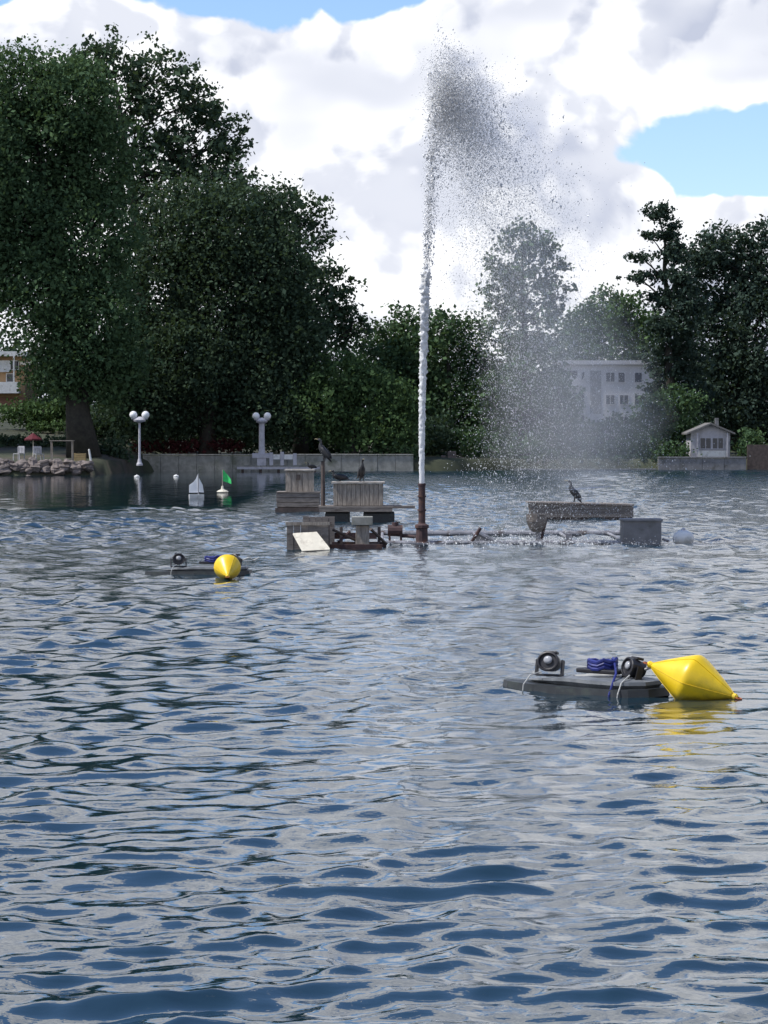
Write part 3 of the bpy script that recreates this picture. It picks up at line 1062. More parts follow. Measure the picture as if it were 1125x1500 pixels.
def garden_chair():
    root = empty('garden_chair', (0, 0, 0))
    M['chair_white'] = mat('chair_white', (0.36, 0.36, 0.38), 0.6, 0.15, 4.0)
    w = 0.25
    MB().box(-w, -w, 0.40, w, w, 0.44).build('seat', M['chair_white'], root)
    for i in range(4):
        x = -w + 0.06 + i * 0.127
        MB().box(x - 0.045, w - 0.02, 0.47, x + 0.045, w + 0.02, 0.86).build('back_slat', M['chair_white'], root)
    MB().box(-w, w - 0.03, 0.80, w, w + 0.03, 0.9).build('back_rail', M['chair_white'], root)
    for sx in (-1, 1):
        for sy in (-1, 1):
            MB().box(sx * w - 0.025, sy * (w - 0.03) - 0.025, 0, sx * w + 0.025, sy * (w - 0.03) + 0.025, 0.40 if sy < 0 else 0.86).build('leg', M['chair_white'], root)
    return root


ch = garden_chair()
for i, (px, Y, rz, lb) in enumerate([(54, 110.6, 0.5, 'white garden chair under the red parasol on the bank'), (25, 110.9, -0.6, 'white garden chair next to the low dark hedge')]):
    c = ch if i == 0 else copy_tree(ch)
    Y = Y * K
    x = at(px, 0, Y).x
    c.location = (x, Y, gz(x, Y))
    c.rotation_euler.z = rz
    tag(c, lb, 'chair', 'white garden chairs on the bank')


def parasol():
    Y = K * 112.0
    x = at(46, 0, Y).x
    z = gz(x, Y)
    root = empty('parasol', (x, Y, z), 0, 'dark red parasol on a pale pole on the bank', 'parasol')
    zt = at(0, 634, Y).z - z
    MB().tube([(0, 0, 0), (0, 0, zt)], 0.03, 8).build('pole', M['cream'], root)
    MB().lathe([(0.26, 0), (0.26, 0.08), (0.06, 0.12)], 12).build('foot', M['concrete'], root)
    n = 8
    mb = MB()
    rim = [(0.55 * math.cos(2 * math.pi * k / n), 0.55 * math.sin(2 * math.pi * k / n), zt - 0.38) for k in range(n)]
    low = [(x_ * 1.01, y_ * 1.01, z_ - 0.09) for x_, y_, z_ in rim]
    mb.add([(0, 0, zt)] + rim + low, [(0, 1 + k, 1 + (k + 1) % n) for k in range(n)] + [(1 + k, 1 + n + k, 1 + n + (k + 1) % n, 1 + (k + 1) % n) for k in range(n)])
    mb.build('canopy', M['red_cloth'], root)


parasol()


def trestle():
    Y = K * 111.4
    x0, x1 = at(70, 0, Y).x, at(105, 0, Y).x
    z = gz((x0 + x1) / 2, Y)
    o = Vector(((x0 + x1) / 2, Y, z))
    zt = at(0, 645, Y).z
    root = empty('wooden_table', o, 0, 'long weathered wooden table left of the thick trunk', 'table')
    for i in range(4):
        MB().box(x0, Y + i * 0.19, zt - 0.05, x1, Y + i * 0.19 + 0.175, zt).build('plank', M['wood_grey'], root, o)
    for x in (x0 + 0.06, x1 - 0.12):
        for y in (Y + 0.04, Y + 0.62):
            MB().box(x, y, z - 0.1, x + 0.07, y + 0.07, zt - 0.05).build('leg', M['wood_grey'], root, o)


trestle()


def crate():
    Y = K * 110.4
    x0, x1 = at(106, 0, Y).x, at(123, 0, Y).x
    z = gz((x0 + x1) / 2, Y) - 0.02
    o = Vector(((x0 + x1) / 2, Y, z))
    M['crate_wood'] = mat('crate_wood', (0.34, 0.25, 0.12), 0.8, 0.2, 4.0)
    root = empty('wooden_crate', o, 0, 'yellowish slatted wooden crate at the foot of the thick trunk', 'crate')
    for k in range(4):
        MB().box(x0, Y, z + 0.02 + k * 0.12, x1, Y + 0.025, z + 0.12 + k * 0.12).build('slat', M['crate_wood'], root, o)
        MB().box(x0, Y + 0.45, z + 0.02 + k * 0.12, x1, Y + 0.475, z + 0.12 + k * 0.12).build('slat', M['crate_wood'], root, o)
    for x in (x0, x1 - 0.05):
        MB().box(x, Y + 0.03, z, x + 0.05, Y + 0.445, z + 0.5).build('end_panel', M['crate_wood'], root, o)


crate()


def lounger():
    Y = K * 110.2
    x = at(191, 0, Y).x
    z = gz(x, Y)
    root = empty('sun_lounger', (x, Y, z), 0.15, 'white sun lounger beside the slim lamp post', 'lounger')
    MB().box(-0.25, -0.28, 0.22, 0.5, 0.28, 0.29).build('seat', M['white'], root)
    a = Matrix.Rotation(R(50), 4, 'Y')
    MB().cbox((-0.38, 0, 0.46), (0.62, 0.56, 0.06), a).build('backrest', M['white'], root)
    for sx in (-0.22, 0.45):
        for sy in (-0.24, 0.24):
            MB().box(sx - 0.02, sy - 0.02, 0, sx + 0.02, sy + 0.02, 0.22).build('leg', M['white'], root)


lounger()
YP = K * 110.0
p = at(130.5, 660, YP)
mb = MB().tube([(0.12, 0, 0), (0, 0, 0.75), (-0.03, 0, 0.8)], [0.07, 0.06, 0.03], 8)
o = mb.build('bollard', M['white'])
o.location = (p.x, YP, gz(p.x, YP) - 0.05)
tag(o, 'short leaning white post at the foot of the thick trunk', 'post')


# ------------------------------------------------------------------ small floats and sail craft
for px, py, lb in ((200.5, 699, 'tiny white float by the slim lamp post'), (258, 698.5, 'tiny white float out from the promenade wall')):
    p = gp(px, py)
    root = empty('float', (p.x, p.y, 0), 0, lb, 'float', 'tiny white floats near the bank')
    MB().ball((0, 0, 0.03), 0.12, 14, (1.4, 1, 0.75)).build('body', M['white'], root, smooth=True)
    MB().lathe([(0.03, 0.10), (0.03, 0.15), (0.015, 0.16)], 8).build('eyelet', M['white'], root)


M['sail'] = mat('sail', (0.86, 0.86, 0.85), 0.6, 0.03, 4.0)


def sailboat():
    p = gp(288, 729)
    root = empty('model_sailboat', (p.x, p.y, 0), R(14), 'small white model sailboat with white sails next to the green flag', 'sailboat')
    N, vs, fs = 9, [], []
    for i in range(N):
        t = i / (N - 1) * 2 - 1
        w = 0.10 * (1 - max(0, t) ** 2.2) * (1 - 0.25 * max(0, -t)) + 0.004
        x = t * 0.30
        vs += [(x, -w, 0.13), (x, -w * 0.7, 0.0), (x, 0, -0.05), (x, w * 0.7, 0.0), (x, w, 0.13)]
    for i in range(N - 1):
        for k in range(5):
            fs.append((i * 5 + k, i * 5 + (k + 1) % 5, (i + 1) * 5 + (k + 1) % 5, (i + 1) * 5 + k))
    fs += [(4, 3, 2, 1, 0), tuple((N - 1) * 5 + k for k in range(5))]
    MB().add(vs, fs).build('hull', M['white'], root)
    MB().tube([(0.07, 0, 0.1), (0.07, 0, 0.95)], [0.012, 0.007], 6).build('mast', M['lamp_paint'], root)

    def sail(name, pts, bel):
        mb_ = MB()
        n = len(pts)
        f = [(x_, bel * math.sin(math.pi * min(1, max(0, (z_ - 0.2) / 0.75))) - 0.004, z_) for x_, z_ in pts]
        b = [(x_, y_ + 0.008, z_) for x_, y_, z_ in f]
        mb_.add(f + b, [tuple(range(n)), tuple(range(2 * n - 1, n - 1, -1))] + [(i, i + n, (i + 1) % n + n, (i + 1) % n) for i in range(n)])
        mb_.build(name, M['sail'], root)
    sail('mainsail', [(0.05, 0.2), (0.05, 0.93), (-0.02, 0.75), (-0.12, 0.62), (-0.29, 0.50), (-0.30, 0.2)], 0.03)
    sail('jib', [(0.09, 0.22), (0.29, 0.2), (0.24, 0.5), (0.09, 0.78)], -0.02)


def flag_float():
    p = gp(326, 722)
    root = empty('flag_float', (p.x, p.y, 0), 0, 'white marker float carrying a bright green flag', 'marker')
    MB().lathe([(0.12, -0.1), (0.22, 0.0), (0.26, 0.05), (0.2, 0.1), (0.07, 0.15), (0.04, 0.3)], 14).build('body', M['cream'], root)
    MB().tube([(0, 0, 0.1), (0.0, 0, 1.0)], [0.025, 0.018], 6).build('pole', M['wood_grey'], root)
    vs, n = [], 7
    for i in range(n):
        t = i / (n - 1)
        y = 0.05 * math.sin(4 * t)
        vs += [(0.02 + 0.34 * t, y, 1.0 - 0.42 * t), (0.02 + 0.36 * t, y, 0.50 - 0.12 * t)]
    vs = [Vector(v) for v in vs]
    b = [v + Vector((0, 0.008, 0)) for v in vs]
    m_ = len(vs)
    fs = [(2 * i, 2 * i + 2, 2 * i + 3, 2 * i + 1) for i in range(n - 1)] + [(m_ + 2 * i + 1, m_ + 2 * i + 3, m_ + 2 * i + 2, m_ + 2 * i) for i in range(n - 1)]
    fs += [(0, 1, m_ + 1, m_), (m_ - 2, 2 * m_ - 2, 2 * m_ - 1, m_ - 1)]
    fs += [(2 * i, m_ + 2 * i, m_ + 2 * i + 2, 2 * i + 2) for i in range(n - 1)] + [(2 * i + 1, 2 * i + 3, m_ + 2 * i + 3, m_ + 2 * i + 1) for i in range(n - 1)]
    MB().add(vs + b, fs).build('flag', M['green_flag'], root)


sailboat()
flag_float()


# ------------------------------------------------------------------ rafts around the fountain
def planks_v(root, o, xa, xb, ya, yb, Y, n, m, th=0.035, gap=0.008, jit=0.01):
    a, b = at(xa, ya, Y), at(xb, yb, Y)
    w = (b.x - a.x) / n
    for i in range(n):
        MB().box(a.x + i * w + gap, Y + random.uniform(-jit, jit), b.z, a.x + (i + 1) * w - gap, Y + th, a.z + random.uniform(-jit, jit)).build('plank', M[m], root, o)


def planks_h(root, o, xa, xb, ya, yb, Y, n, m, th=0.035, gap=0.008, jit=0.008, zb=None):
    a, b = at(xa, ya, Y), at(xb, yb, Y)
    z0 = b.z if zb is None else zb
    h = (a.z - z0) / n
    for i in range(n):
        MB().box(a.x + random.uniform(-jit, jit), Y + random.uniform(-jit, jit), z0 + i * h + gap, b.x + random.uniform(-jit, jit), Y + th, z0 + (i + 1) * h - gap).build('plank', M[m], root, o)


def raft_tub():
    Y = K * 57.0
    o = at(436, 750, Y)
    o.z = 0
    root = empty('nesting_raft', o, 0, 'square wooden raft with a tall pale box on top', 'raft', 'wooden rafts beside the fountain')
    x0, x1 = at(404, 0, Y).x, at(468, 0, Y).x
    zt = at(0, 722, Y).z
    MB().box(x0 + 0.03, Y + 0.04, -0.15, x1 - 0.03, Y + 1.5, zt - 0.02).build('hull', M['wood_dark'], root, o)
    planks_h(root, o, 405, 468, 722, 743, Y, 3, 'wood_deck')
    MB().box(x0 - 0.04, Y - 0.03, -0.12, x1 + 0.03, Y + 0.03, at(0, 744, Y).z).build('skirt', M['wood_dark'], root, o)
    MB().box(x0, Y - 0.02, zt, x1, Y + 1.52, zt + 0.03).build('deck', M['wood_deck'], root, o)
    bx = pxbox(MB(), 419, 690, 459, 722, Y + 0.30, 0.8, zt + 0.03)
    box = bx.build('box', M['wood_grey'], root, o, bevel=0.01)
    a, b = at(418, 692, Y + 0.26), at(460, 722, Y + 0.26)
    w = (b.x - a.x) / 5
    for i in range(5):
        MB().box(a.x + i * w + 0.006, Y + 0.262 + random.uniform(-0.008, 0.008), zt + 0.035, a.x + (i + 1) * w - 0.006, Y + 0.296, a.z + random.uniform(-0.01, 0.01)).build('plank', M['wood_grey'], box, o)
    pxbox(MB(), 417, 687.5, 461, 690.5, Y + 0.22, 0.95).build('lid', M['wood_pale'], root, o, bevel=0.01)
    MB().cbox((at(436, 0, Y).x, Y + 0.25, at(0, 699, Y).z), (0.12, 0.02, 0.16)).build('hatch', M['wood_dark'], root, o)


def raft_box():
    Y = K * 50.0
    o = at(530, 765, Y)
    o.z = 0
    root = empty('plank_box_raft', o, 0, 'raft carrying a wide box of upright weathered planks', 'raft', 'wooden rafts beside the fountain')
    zt = at(0, 741.5, Y).z
    x0, x1 = at(466, 0, Y).x, at(576, 0, Y).x
    nd = 6
    for i in range(nd):
        w = 1.5 / nd
        xe = x1 + (0.62 if i in (1, 2) else 0.05 * i)
        MB().box(x0 + random.uniform(-0.02, 0.02), Y + i * w + 0.008, zt - 0.07, xe, Y + (i + 1) * w - 0.008, zt + random.uniform(-0.006, 0.006)).build('deck_plank', M['wood_deck'], root, o)
    MB().box(x0 + 0.02, Y + 0.01, zt - 0.16, x1 - 0.02, Y + 0.09, zt - 0.075).build('beam', M['wood_deck'], root, o)
    MB().box(x0 + 0.02, Y + 1.38, zt - 0.16, x1 - 0.02, Y + 1.46, zt - 0.075).build('beam', M['wood_deck'], root, o)
    for pa, pb in ((476, 512), (532, 578)):
        pxbox(MB(), pa, 751, pb, 766, Y + 0.15, 1.2, -0.12).build('float', M['hull_black'], root, o, bevel=0.03)
    Yb = Y + 0.25
    a, b = at(488, 709, Yb), at(561, 741, Yb)
    bm_ = MB().box(a.x + 0.03, Yb + 0.045, zt + 0.01, b.x - 0.03, Yb + 0.9, a.z - 0.02)
    bx = bm_.build('box', M['wood_dark'], root, o)
    n = 11
    w = (b.x - a.x) / n
    for i in range(n):
        MB().box(a.x + i * w + 0.006, Yb + random.uniform(-0.008, 0.008), zt + 0.01, a.x + (i + 1) * w - 0.006, Yb + 0.04, a.z + random.uniform(-0.006, 0.006)).build('plank', M['wood_grey'], bx, o)
    for i in range(6):
        MB().box(b.x - 0.028, Yb + 0.05 + i * 0.14, zt + 0.01, b.x + 0.005, Yb + 0.18 + i * 0.14, a.z).build('plank', M['wood_dark'], bx, o)
    MB().box(a.x - 0.05, Yb - 0.05, a.z + 0.008, b.x + 0.05, Yb + 0.95, a.z + 0.06).build('lid', M['wood_pale'], root, o, bevel=0.008)
    xp = at(472, 0, Y).x
    MB().tube([(xp, Y + 0.5, zt), (xp, Y + 0.5, at(0, 676, Y + 0.5).z)], [0.065, 0.05], 8).build('mooring_post', M['wood_dark'], root, o)
    return zt, a, b, Yb, xp


def raft_long():
    Y = K * 52.0
    o = at(852, 760, Y)
    o.z = 0
    root = empty('long_raft', o, 0, 'long low plank raft with a cormorant perched on it', 'raft', 'wooden rafts beside the fountain')
    x0, x1 = at(776, 0, Y).x, at(930, 0, Y).x
    za, zb = at(0, 735, Y).z, at(0, 739, Y).z
    MB().hexa([(x0 + 0.1, Y + 0.05, -0.12), (x1 - 0.02, Y + 0.05, -0.12), (x1 - 0.02, Y + 1.3, -0.12), (x0 + 0.1, Y + 1.3, -0.12)],
              [(x0 + 0.05, Y + 0.05, za - 0.06), (x1 - 0.02, Y + 0.05, zb - 0.06), (x1 - 0.02, Y + 1.3, zb - 0.06), (x0 + 0.05, Y + 1.3, za - 0.06)]).build('float', M['wood_dark'], root, o)
    for k in range(3):
        t0, t1 = k / 3 + 0.01, (k + 1) / 3 - 0.01
        lo = 0.06
        zl = [lo + (za - 0.06 - lo) * t for t in (t0, t1)]
        zr = [lo + (zb - 0.06 - lo) * t for t in (t0, t1)]
        xx = x0 + 0.08 - 0.05 * k
        MB().hexa([(xx, Y, zl[0]), (x1, Y, zr[0]), (x1, Y + 0.045, zr[0]), (xx, Y + 0.045, zl[0])],
                  [(xx, Y, zl[1]), (x1, Y, zr[1]), (x1, Y + 0.045, zr[1]), (xx, Y + 0.045, zl[1])]).build('side_plank', M['wood_deck'], root, o)
    n = 14
    for i in range(n):
        t0, t1 = i / n, (i + 1) / n
        xa, xb = x0 - 0.04 + (x1 - x0 + 0.06) * t0 + 0.006, x0 - 0.04 + (x1 - x0 + 0.06) * t1 - 0.006
        z0, z1 = za + (zb - za) * t0, za + (zb - za) * t1
        d = random.uniform(-0.006, 0.006)
        MB().hexa([(xa, Y - 0.04, z0 - 0.05), (xb, Y - 0.04, z1 - 0.05), (xb, Y + 1.34, z1 - 0.05), (xa, Y + 1.34, z0 - 0.05)],
                  [(xa, Y - 0.04, z0 + d), (xb, Y - 0.04, z1 + d), (xb, Y + 1.34, z1 + d), (xa, Y + 1.34, z0 + d)]).build('deck_plank', M['wood_deck'], root, o)
    return za, zb


def work_raft():
    Y = K * 38.2
    o = at(470, 807, Y)
    o.z = 0
    root = empty('work_raft', o, 0, 'cluttered low raft with a pale board leaning against its crate', 'raft', 'wooden rafts beside the fountain')
    x0, x1 = at(419, 0, Y).x, at(481, 0, Y).x
    zt = at(0, 768, Y).z
    cr = MB().box(x0 + 0.03, Y + 0.04, -0.1, x1 - 0.03, Y + 0.95, zt - 0.25).build('crate', M['wood_dark'], root, o)
    for i in range(6):
        w = (x1 - x0) / 6
        MB().box(x0 + i * w + 0.005, Y + random.uniform(-0.01, 0.01), -0.08, x0 + (i + 1) * w - 0.005, Y + 0.035, zt + random.uniform(-0.03, 0.02)).build('plank', M['wood_deck'], cr, o)
    MB().box(x0 - 0.02, Y - 0.035, zt - 0.02, x1 + 0.02, Y - 0.012, zt + 0.05).build('rim', M['wood_grey'], cr, o)
    MB().box(x1 - 0.03, Y + 0.04, -0.08, x1 + 0.005, Y + 0.95, zt).build('side_plank', M['wood_dark'], cr, o)
    # leaning board
    c = [at(429, 783, Y - 0.12), at(464, 781, Y - 0.12), at(483, 805, Y - 0.5), at(442, 807, Y - 0.5)]
    nn = Vector((0, 0.03, 0.03))
    MB().hexa([p_ for p_ in c], [p_ + nn for p_ in c]).build('leaning_board', M['cream'], root, o)
    # second box behind
    Y2 = Y + 1.6
    x2, x3 = at(443, 0, Y2).x, at(490, 0, Y2).x
    z2 = at(0, 757, Y2).z
    b2 = MB().box(x2 + 0.02, Y2 + 0.03, -0.1, x3 - 0.02, Y2 + 0.8, z2 - 0.03).build('box', M['wood_dark'], root, o)
    n = 5
    for i in range(n):
        w = (x3 - x2) / n
        MB().box(x2 + i * w + 0.004, Y2 + random.uniform(-0.006, 0.006), -0.06, x2 + (i + 1) * w - 0.004, Y2 + 0.026, z2 + random.uniform(-0.01, 0.01)).build('plank', M['wood_deck'], b2, o)
    # deck beams to the fountain
    for Yb, za, xa, xb in ((Y + 0.6, 0.10, 478, 560), (Y + 1.5, 0.12, 486, 566), (Y + 2.1, 0.3, 488, 552)):
        MB().box(at(xa, 0, Yb).x, Yb, za - 0.14, at(xb, 0, Yb).x, Yb + 0.09, za).build('beam', M['rust'], root, o)
    # pedestal with pale cap
    Y3 = Y + 1.1
    pxbox(MB(), 521, 770, 541, 800, Y3, 0.3, -0.05).build('pedestal', M['wood_grey'], root, o, bevel=0.01)
    pxbox(MB(), 515, 757, 546, 769.6, Y3 - 0.06, 0.45).build('cap', M['concrete'], root, o, bevel=0.012)
    for pa, pb, ya_, yb_, m_ in ((488, 522, 776, 792, 'wood_dark'), (496, 512, 794, 779, 'rust'), (543, 566, 775, 797, 'wood_dark'), (505, 556, 800, 797, 'wood_dark')):
        MB().tube([at(pa, ya_, Y + 0.9), at(pb, yb_, Y + 1.3)], 0.035, 6).build('loose_bar', M[m_], root, o)
    for px in (497, 553):
        MB().box(at(px, 0, Y + 1.3).x, Y + 1.32, -0.1, at(px, 0, Y + 1.3).x + 0.07, Y + 1.39, at(0, 772, Y + 1.3).z).build('stake', M['wood_dark'], root, o)


raft_tub()
RB = raft_box()
RL = raft_long()
work_raft()


# ------------------------------------------------------------------ fountain
YF = K * 40.4


def fountain():
    o = at(618, 797, YF)
    o.z = 0
    root = empty('fountain', o, 0, 'floating steel fountain frame with upright nozzle pipe', 'fountain')
    xa, xb = at(552, 0, YF).x, at(968, 0, YF).x
    Yr = K * 43.8
    MB().tube([(xa, YF, 0.03), (xb, YF, 0.03)], 0.05, 10).build('pontoon_pipe', M['steel'], root, o)
    MB().tube([(at(545, 0, Yr).x, Yr, 0.05), (at(912, 0, Yr).x, Yr, 0.05)], 0.075, 10).build('pontoon_pipe', M['steel'], root, o)
    for px in (560, 700, 832, 905):
        x = at(px, 0, (YF + Yr) / 2).x
        MB().tube([(x, YF, 0.05), (x, Yr, 0.06)], 0.035, 8).build('cross_pipe', M['steel'], root, o)
    x = o.x
    zt = at(0, 708, YF).z
    zm = at(0, 768, YF).z
    nz = MB().lathe([(0.085, zm), (0.08, zm + 0.05), (0.078, zt - 0.06), (0.09, zt - 0.05), (0.09, zt), (0.05, zt)], 14, None, (x, YF, 0)).build('nozzle_pipe', M['rust'], root, o)
    for z in (zm + 0.3, zm + 0.62):
        MB().lathe([(0.1, z), (0.1, z + 0.04)], 14, None, (x, YF, 0)).build('flange', M['rust'], nz, o)
    MB().lathe([(0.17, -0.2), (0.17, 0.02), (0.14, 0.06), (0.13, zm - 0.1), (0.16, zm - 0.08), (0.16, zm - 0.02), (0.09, zm + 0.02)], 12, None, (x, YF, 0)).build('base', M['rust'], root, o)
    MB().box(x - 0.55, YF - 0.2, -0.03, x + 0.5, YF + 0.2, 0.035).build('base_plate', M['steel'], root, o)
    # pump on legs
    xp, xq = at(568, 0, YF).x, at(590, 0, YF).x
    pm = MB().tube([(xp, YF + 0.2, 0.30), (xq, YF + 0.2, 0.30)], 0.13, 12).build('pump', M['rust'], root, o)
    MB().tube([((xp + xq) / 2, YF + 0.2, 0.4), ((xp + xq) / 2, YF + 0.2, 0.49)], 0.08, 10).build('pump_head', M['rust'], pm, o)
    for x_ in (xp + 0.02, xq - 0.06):
        for y_ in (YF + 0.1, YF + 0.28):
            MB().box(x_, y_, -0.08, x_ + 0.05, y_ + 0.05, 0.22).build('leg', M['rust'], root, o)
    MB().tube([(xq, YF + 0.2, 0.18), (at(612, 0, YF).x, YF + 0.05, 0.16)], 0.04, 8).build('feed_pipe', M['rust'], root, o)
    # A-shaped bracket on the pipes
    A, B, C_ = at(704, 773, YF), at(690, 795, YF), at(731, 797, YF)
    MB().tube([B, A], 0.04, 7).build('brace', M['rust'], root, o)
    MB().tube([A + Vector((-0.03, 0, -0.12)), C_], 0.045, 7).build('brace', M['steel'], root, o)
    pxbox(MB(), 697, 780, 715, 796, YF + 0.06, 0.2).build('gusset', M['steel'], root, o, bevel=0.02)
    # tapered tub on a stem
    t0, t1 = at(786, 779, YF + 0.4), at(786, 753, YF + 0.4)
    MB().lathe([(0.11, t0.z), (0.17, t0.z + 0.08), (0.235, t0.z + 0.24), (0.24, t1.z), (0.21, t1.z), (0.19, t1.z - 0.05)], 16, None, (t0.x, YF + 0.4, 0)).build('tub', M['wood_deck'], root, o)
    MB().tube([(t0.x + 0.05, YF + 0.4, -0.1), (t0.x + 0.03, YF + 0.4, t0.z + 0.02)], 0.05, 8).build('stem', M['steel'], root, o)
    MB().tube([(t0.x + 0.22, YF + 0.4, t1.z - 0.12), (t0.x + 0.10, YF + 0.4, 0.05)], 0.035, 7).build('brace', M['rust'], root, o)
    pxbox(MB(), 829, 782, 838, 797, YF + 0.1, 0.12, -0.1).build('stake', M['steel'], root, o)
    # grey ballast box at the far right end
    Yb = YF - 0.1
    bx = pxbox(MB(), 913, 763, 969, 797, Yb, 0.8, -0.1).build('float_box', M['grey_concrete'], root, o, bevel=0.015)
    a, b = at(911, 760.5, Yb - 0.02), at(971, 764, Yb)
    MB().box(a.x, Yb - 0.03, b.z, b.x, Yb + 0.83, a.z).build('lid', M['grey_concrete'], bx, o, bevel=0.01)
    MB().tube([(b.x, Yb + 0.1, 0.12), (b.x + 0.14, Yb + 0.1, 0.06)], 0.03, 7).build('tow_bar', M['steel'], root, o)


fountain()
p = gp(1001, 797)
root = empty('mooring_ball', (p.x, p.y, 0), 0, 'round white mooring float beside the grey float box', 'float')
MB().ball((0, 0, 0.13), 0.215, 18, (1.15, 1, 0.9)).build('ball', M['white'], root, smooth=True)
MB().lathe([(0.05, 0.30), (0.05, 0.35), (0.02, 0.37)], 8).build('eyelet', M['lamp_paint'], root)


# water of the jet: every drop follows its own throw, pushed to the right by the wind
def water_mat(name, base, trans, rough=0.35, clear=0.0):
    m = bpy.data.materials.new(name)
    m.use_nodes = True
    t = NT(m.node_tree)
    nt = m.node_tree
    p_ = nt.nodes['Principled BSDF']
    co = t.n('ShaderNodeTexCoord').outputs['Object']
    c = t.mix(t.noise(co, 9.0, 3, 0.6), tuple(q * 0.85 for q in base), base)
    t.link(c, p_.inputs['Base Color'])
    p_.inputs['Roughness'].default_value = rough
    tr = t.n('ShaderNodeBsdfTranslucent')
    t.link(c, tr.inputs[0])
    mx = t.n('ShaderNodeMixShader')
    mx.inputs[0].default_value = trans
    t.link(p_.outputs[0], mx.inputs[1])
    t.link(tr.outputs[0], mx.inputs[2])
    gl = t.n('ShaderNodeBsdfGlass')
    gl.inputs['IOR'].default_value = 1.33
    gl.inputs['Roughness'].default_value = 0.05
    m2 = t.n('ShaderNodeMixShader')
    m2.inputs[0].default_value = clear
    t.link(mx.outputs[0], m2.inputs[1])
    t.link(gl.outputs[0], m2.inputs[2])
    t.link(m2.outputs[0], nt.nodes['Material Output'].inputs[0])
    return m


M['jet'] = water_mat('jet', (0.95, 0.96, 0.97), 0.3, 0.5)
M['drops'] = water_mat('drops', (0.96, 0.97, 0.985), 0.12, 0.8, 0.12)


def throw(n, seed, k0, k1, v0, spread, wind, age=(0.02, 3.4), gobs=0, share=0.0):
    g = np.random.default_rng(seed)
    tt = g.uniform(age[0], age[1], n)
    k = np.exp(g.uniform(math.log(k0), math.log(k1), n))
    vz = v0 * np.clip(1 + 0.03 * g.normal(size=n), 0.80, 1.06)
    vx = g.normal(0.0, spread, n) + 0.17 + 0.3 * np.abs(g.normal(0, 0.6, n)) * (spread > 0.1)
    vy = g.normal(0, spread, n)
    if gobs:
        # most of the water flies in torn gobs and strings that share one throw
        gi = g.integers(0, gobs, n)
        m = g.random(n) < share
        gt = g.uniform(age[0], age[1], gobs)
        gv = v0 * np.clip(1 + 0.032 * g.normal(size=gobs), 0.80, 1.07)
        gx, gy = g.normal(0.17, spread, gobs), g.normal(0, spread, gobs)
        gk = np.exp(g.uniform(math.log(k0), math.log(k1 * 0.8), gobs))
        tt[m] = np.clip(gt[gi] + g.normal(0, 0.05, n), age[0], None)[m]
        vz[m] = (gv[gi] * (1 + 0.006 * g.normal(size=n)))[m]
        vx[m] = (gx[gi] + g.normal(0, spread * 0.3, n))[m]
        vy[m] = (gy[gi] + g.normal(0, spread * 0.3, n))[m]
        k[m] = (gk[gi] * np.exp(g.normal(0, 0.12, n)))[m]
    v = np.stack([vx, vy, vz], 1)
    pos = np.zeros((n, 3))
    ns = 60
    dt = tt / ns
    wv = np.array(wind)[None, :] * (1 + 0.18 * g.normal(size=(n, 1)))
    for _ in range(ns):
        acc = k[:, None] * (wv - v) + np.array([0, 0, -9.81])
        # drops inside the rising column are sheltered from the wind
        rise = (v[:, 2] > 6.0)
        acc[rise, 0] *= 0.25
        acc[rise, 2] = -9.81 - 0.10 * v[rise, 2]
        v = v + acc * dt[:, None]
        pos = pos + v * dt[:, None]
    return pos, k, tt


def drops_mesh(name, P, size, m, parent, seed, stretch=1.6):
    g = np.random.default_rng(seed)
    n = len(P)
    base = np.array([[0.94, 0, -0.33], [-0.47, 0.82, -0.33], [-0.47, -0.82, -0.33], [0, 0, 1.0]])
    a = g.uniform(0, 2 * math.pi, n)
    ca, sa = np.cos(a), np.sin(a)
    flip = np.where(g.random(n) < 0.5, 1.0, -1.0)
    sc = size[:, None] * np.stack([np.ones(n), np.ones(n), g.uniform(1, stretch, n)], 1)
    V = np.zeros((n, 4, 3))
    for i in range(4):
        b = base[i]
        V[:, i, 0] = (b[0] * ca - b[1] * sa) * sc[:, 0]
        V[:, i, 1] = (b[0] * sa + b[1] * ca) * sc[:, 1]
        V[:, i, 2] = b[2] * sc[:, 2] * flip
    V += P[:, None, :]
    f = np.array([[0, 1, 3], [1, 2, 3], [2, 0, 3], [0, 2, 1]])
    Fc = (np.arange(n)[:, None, None] * 4 + f[None]).reshape(-1, 3)
    o_ = link(name, np_mesh(name, V.reshape(-1, 3), Fc, 3, m), parent)
    o_['kind'] = 'stuff'
    return o_


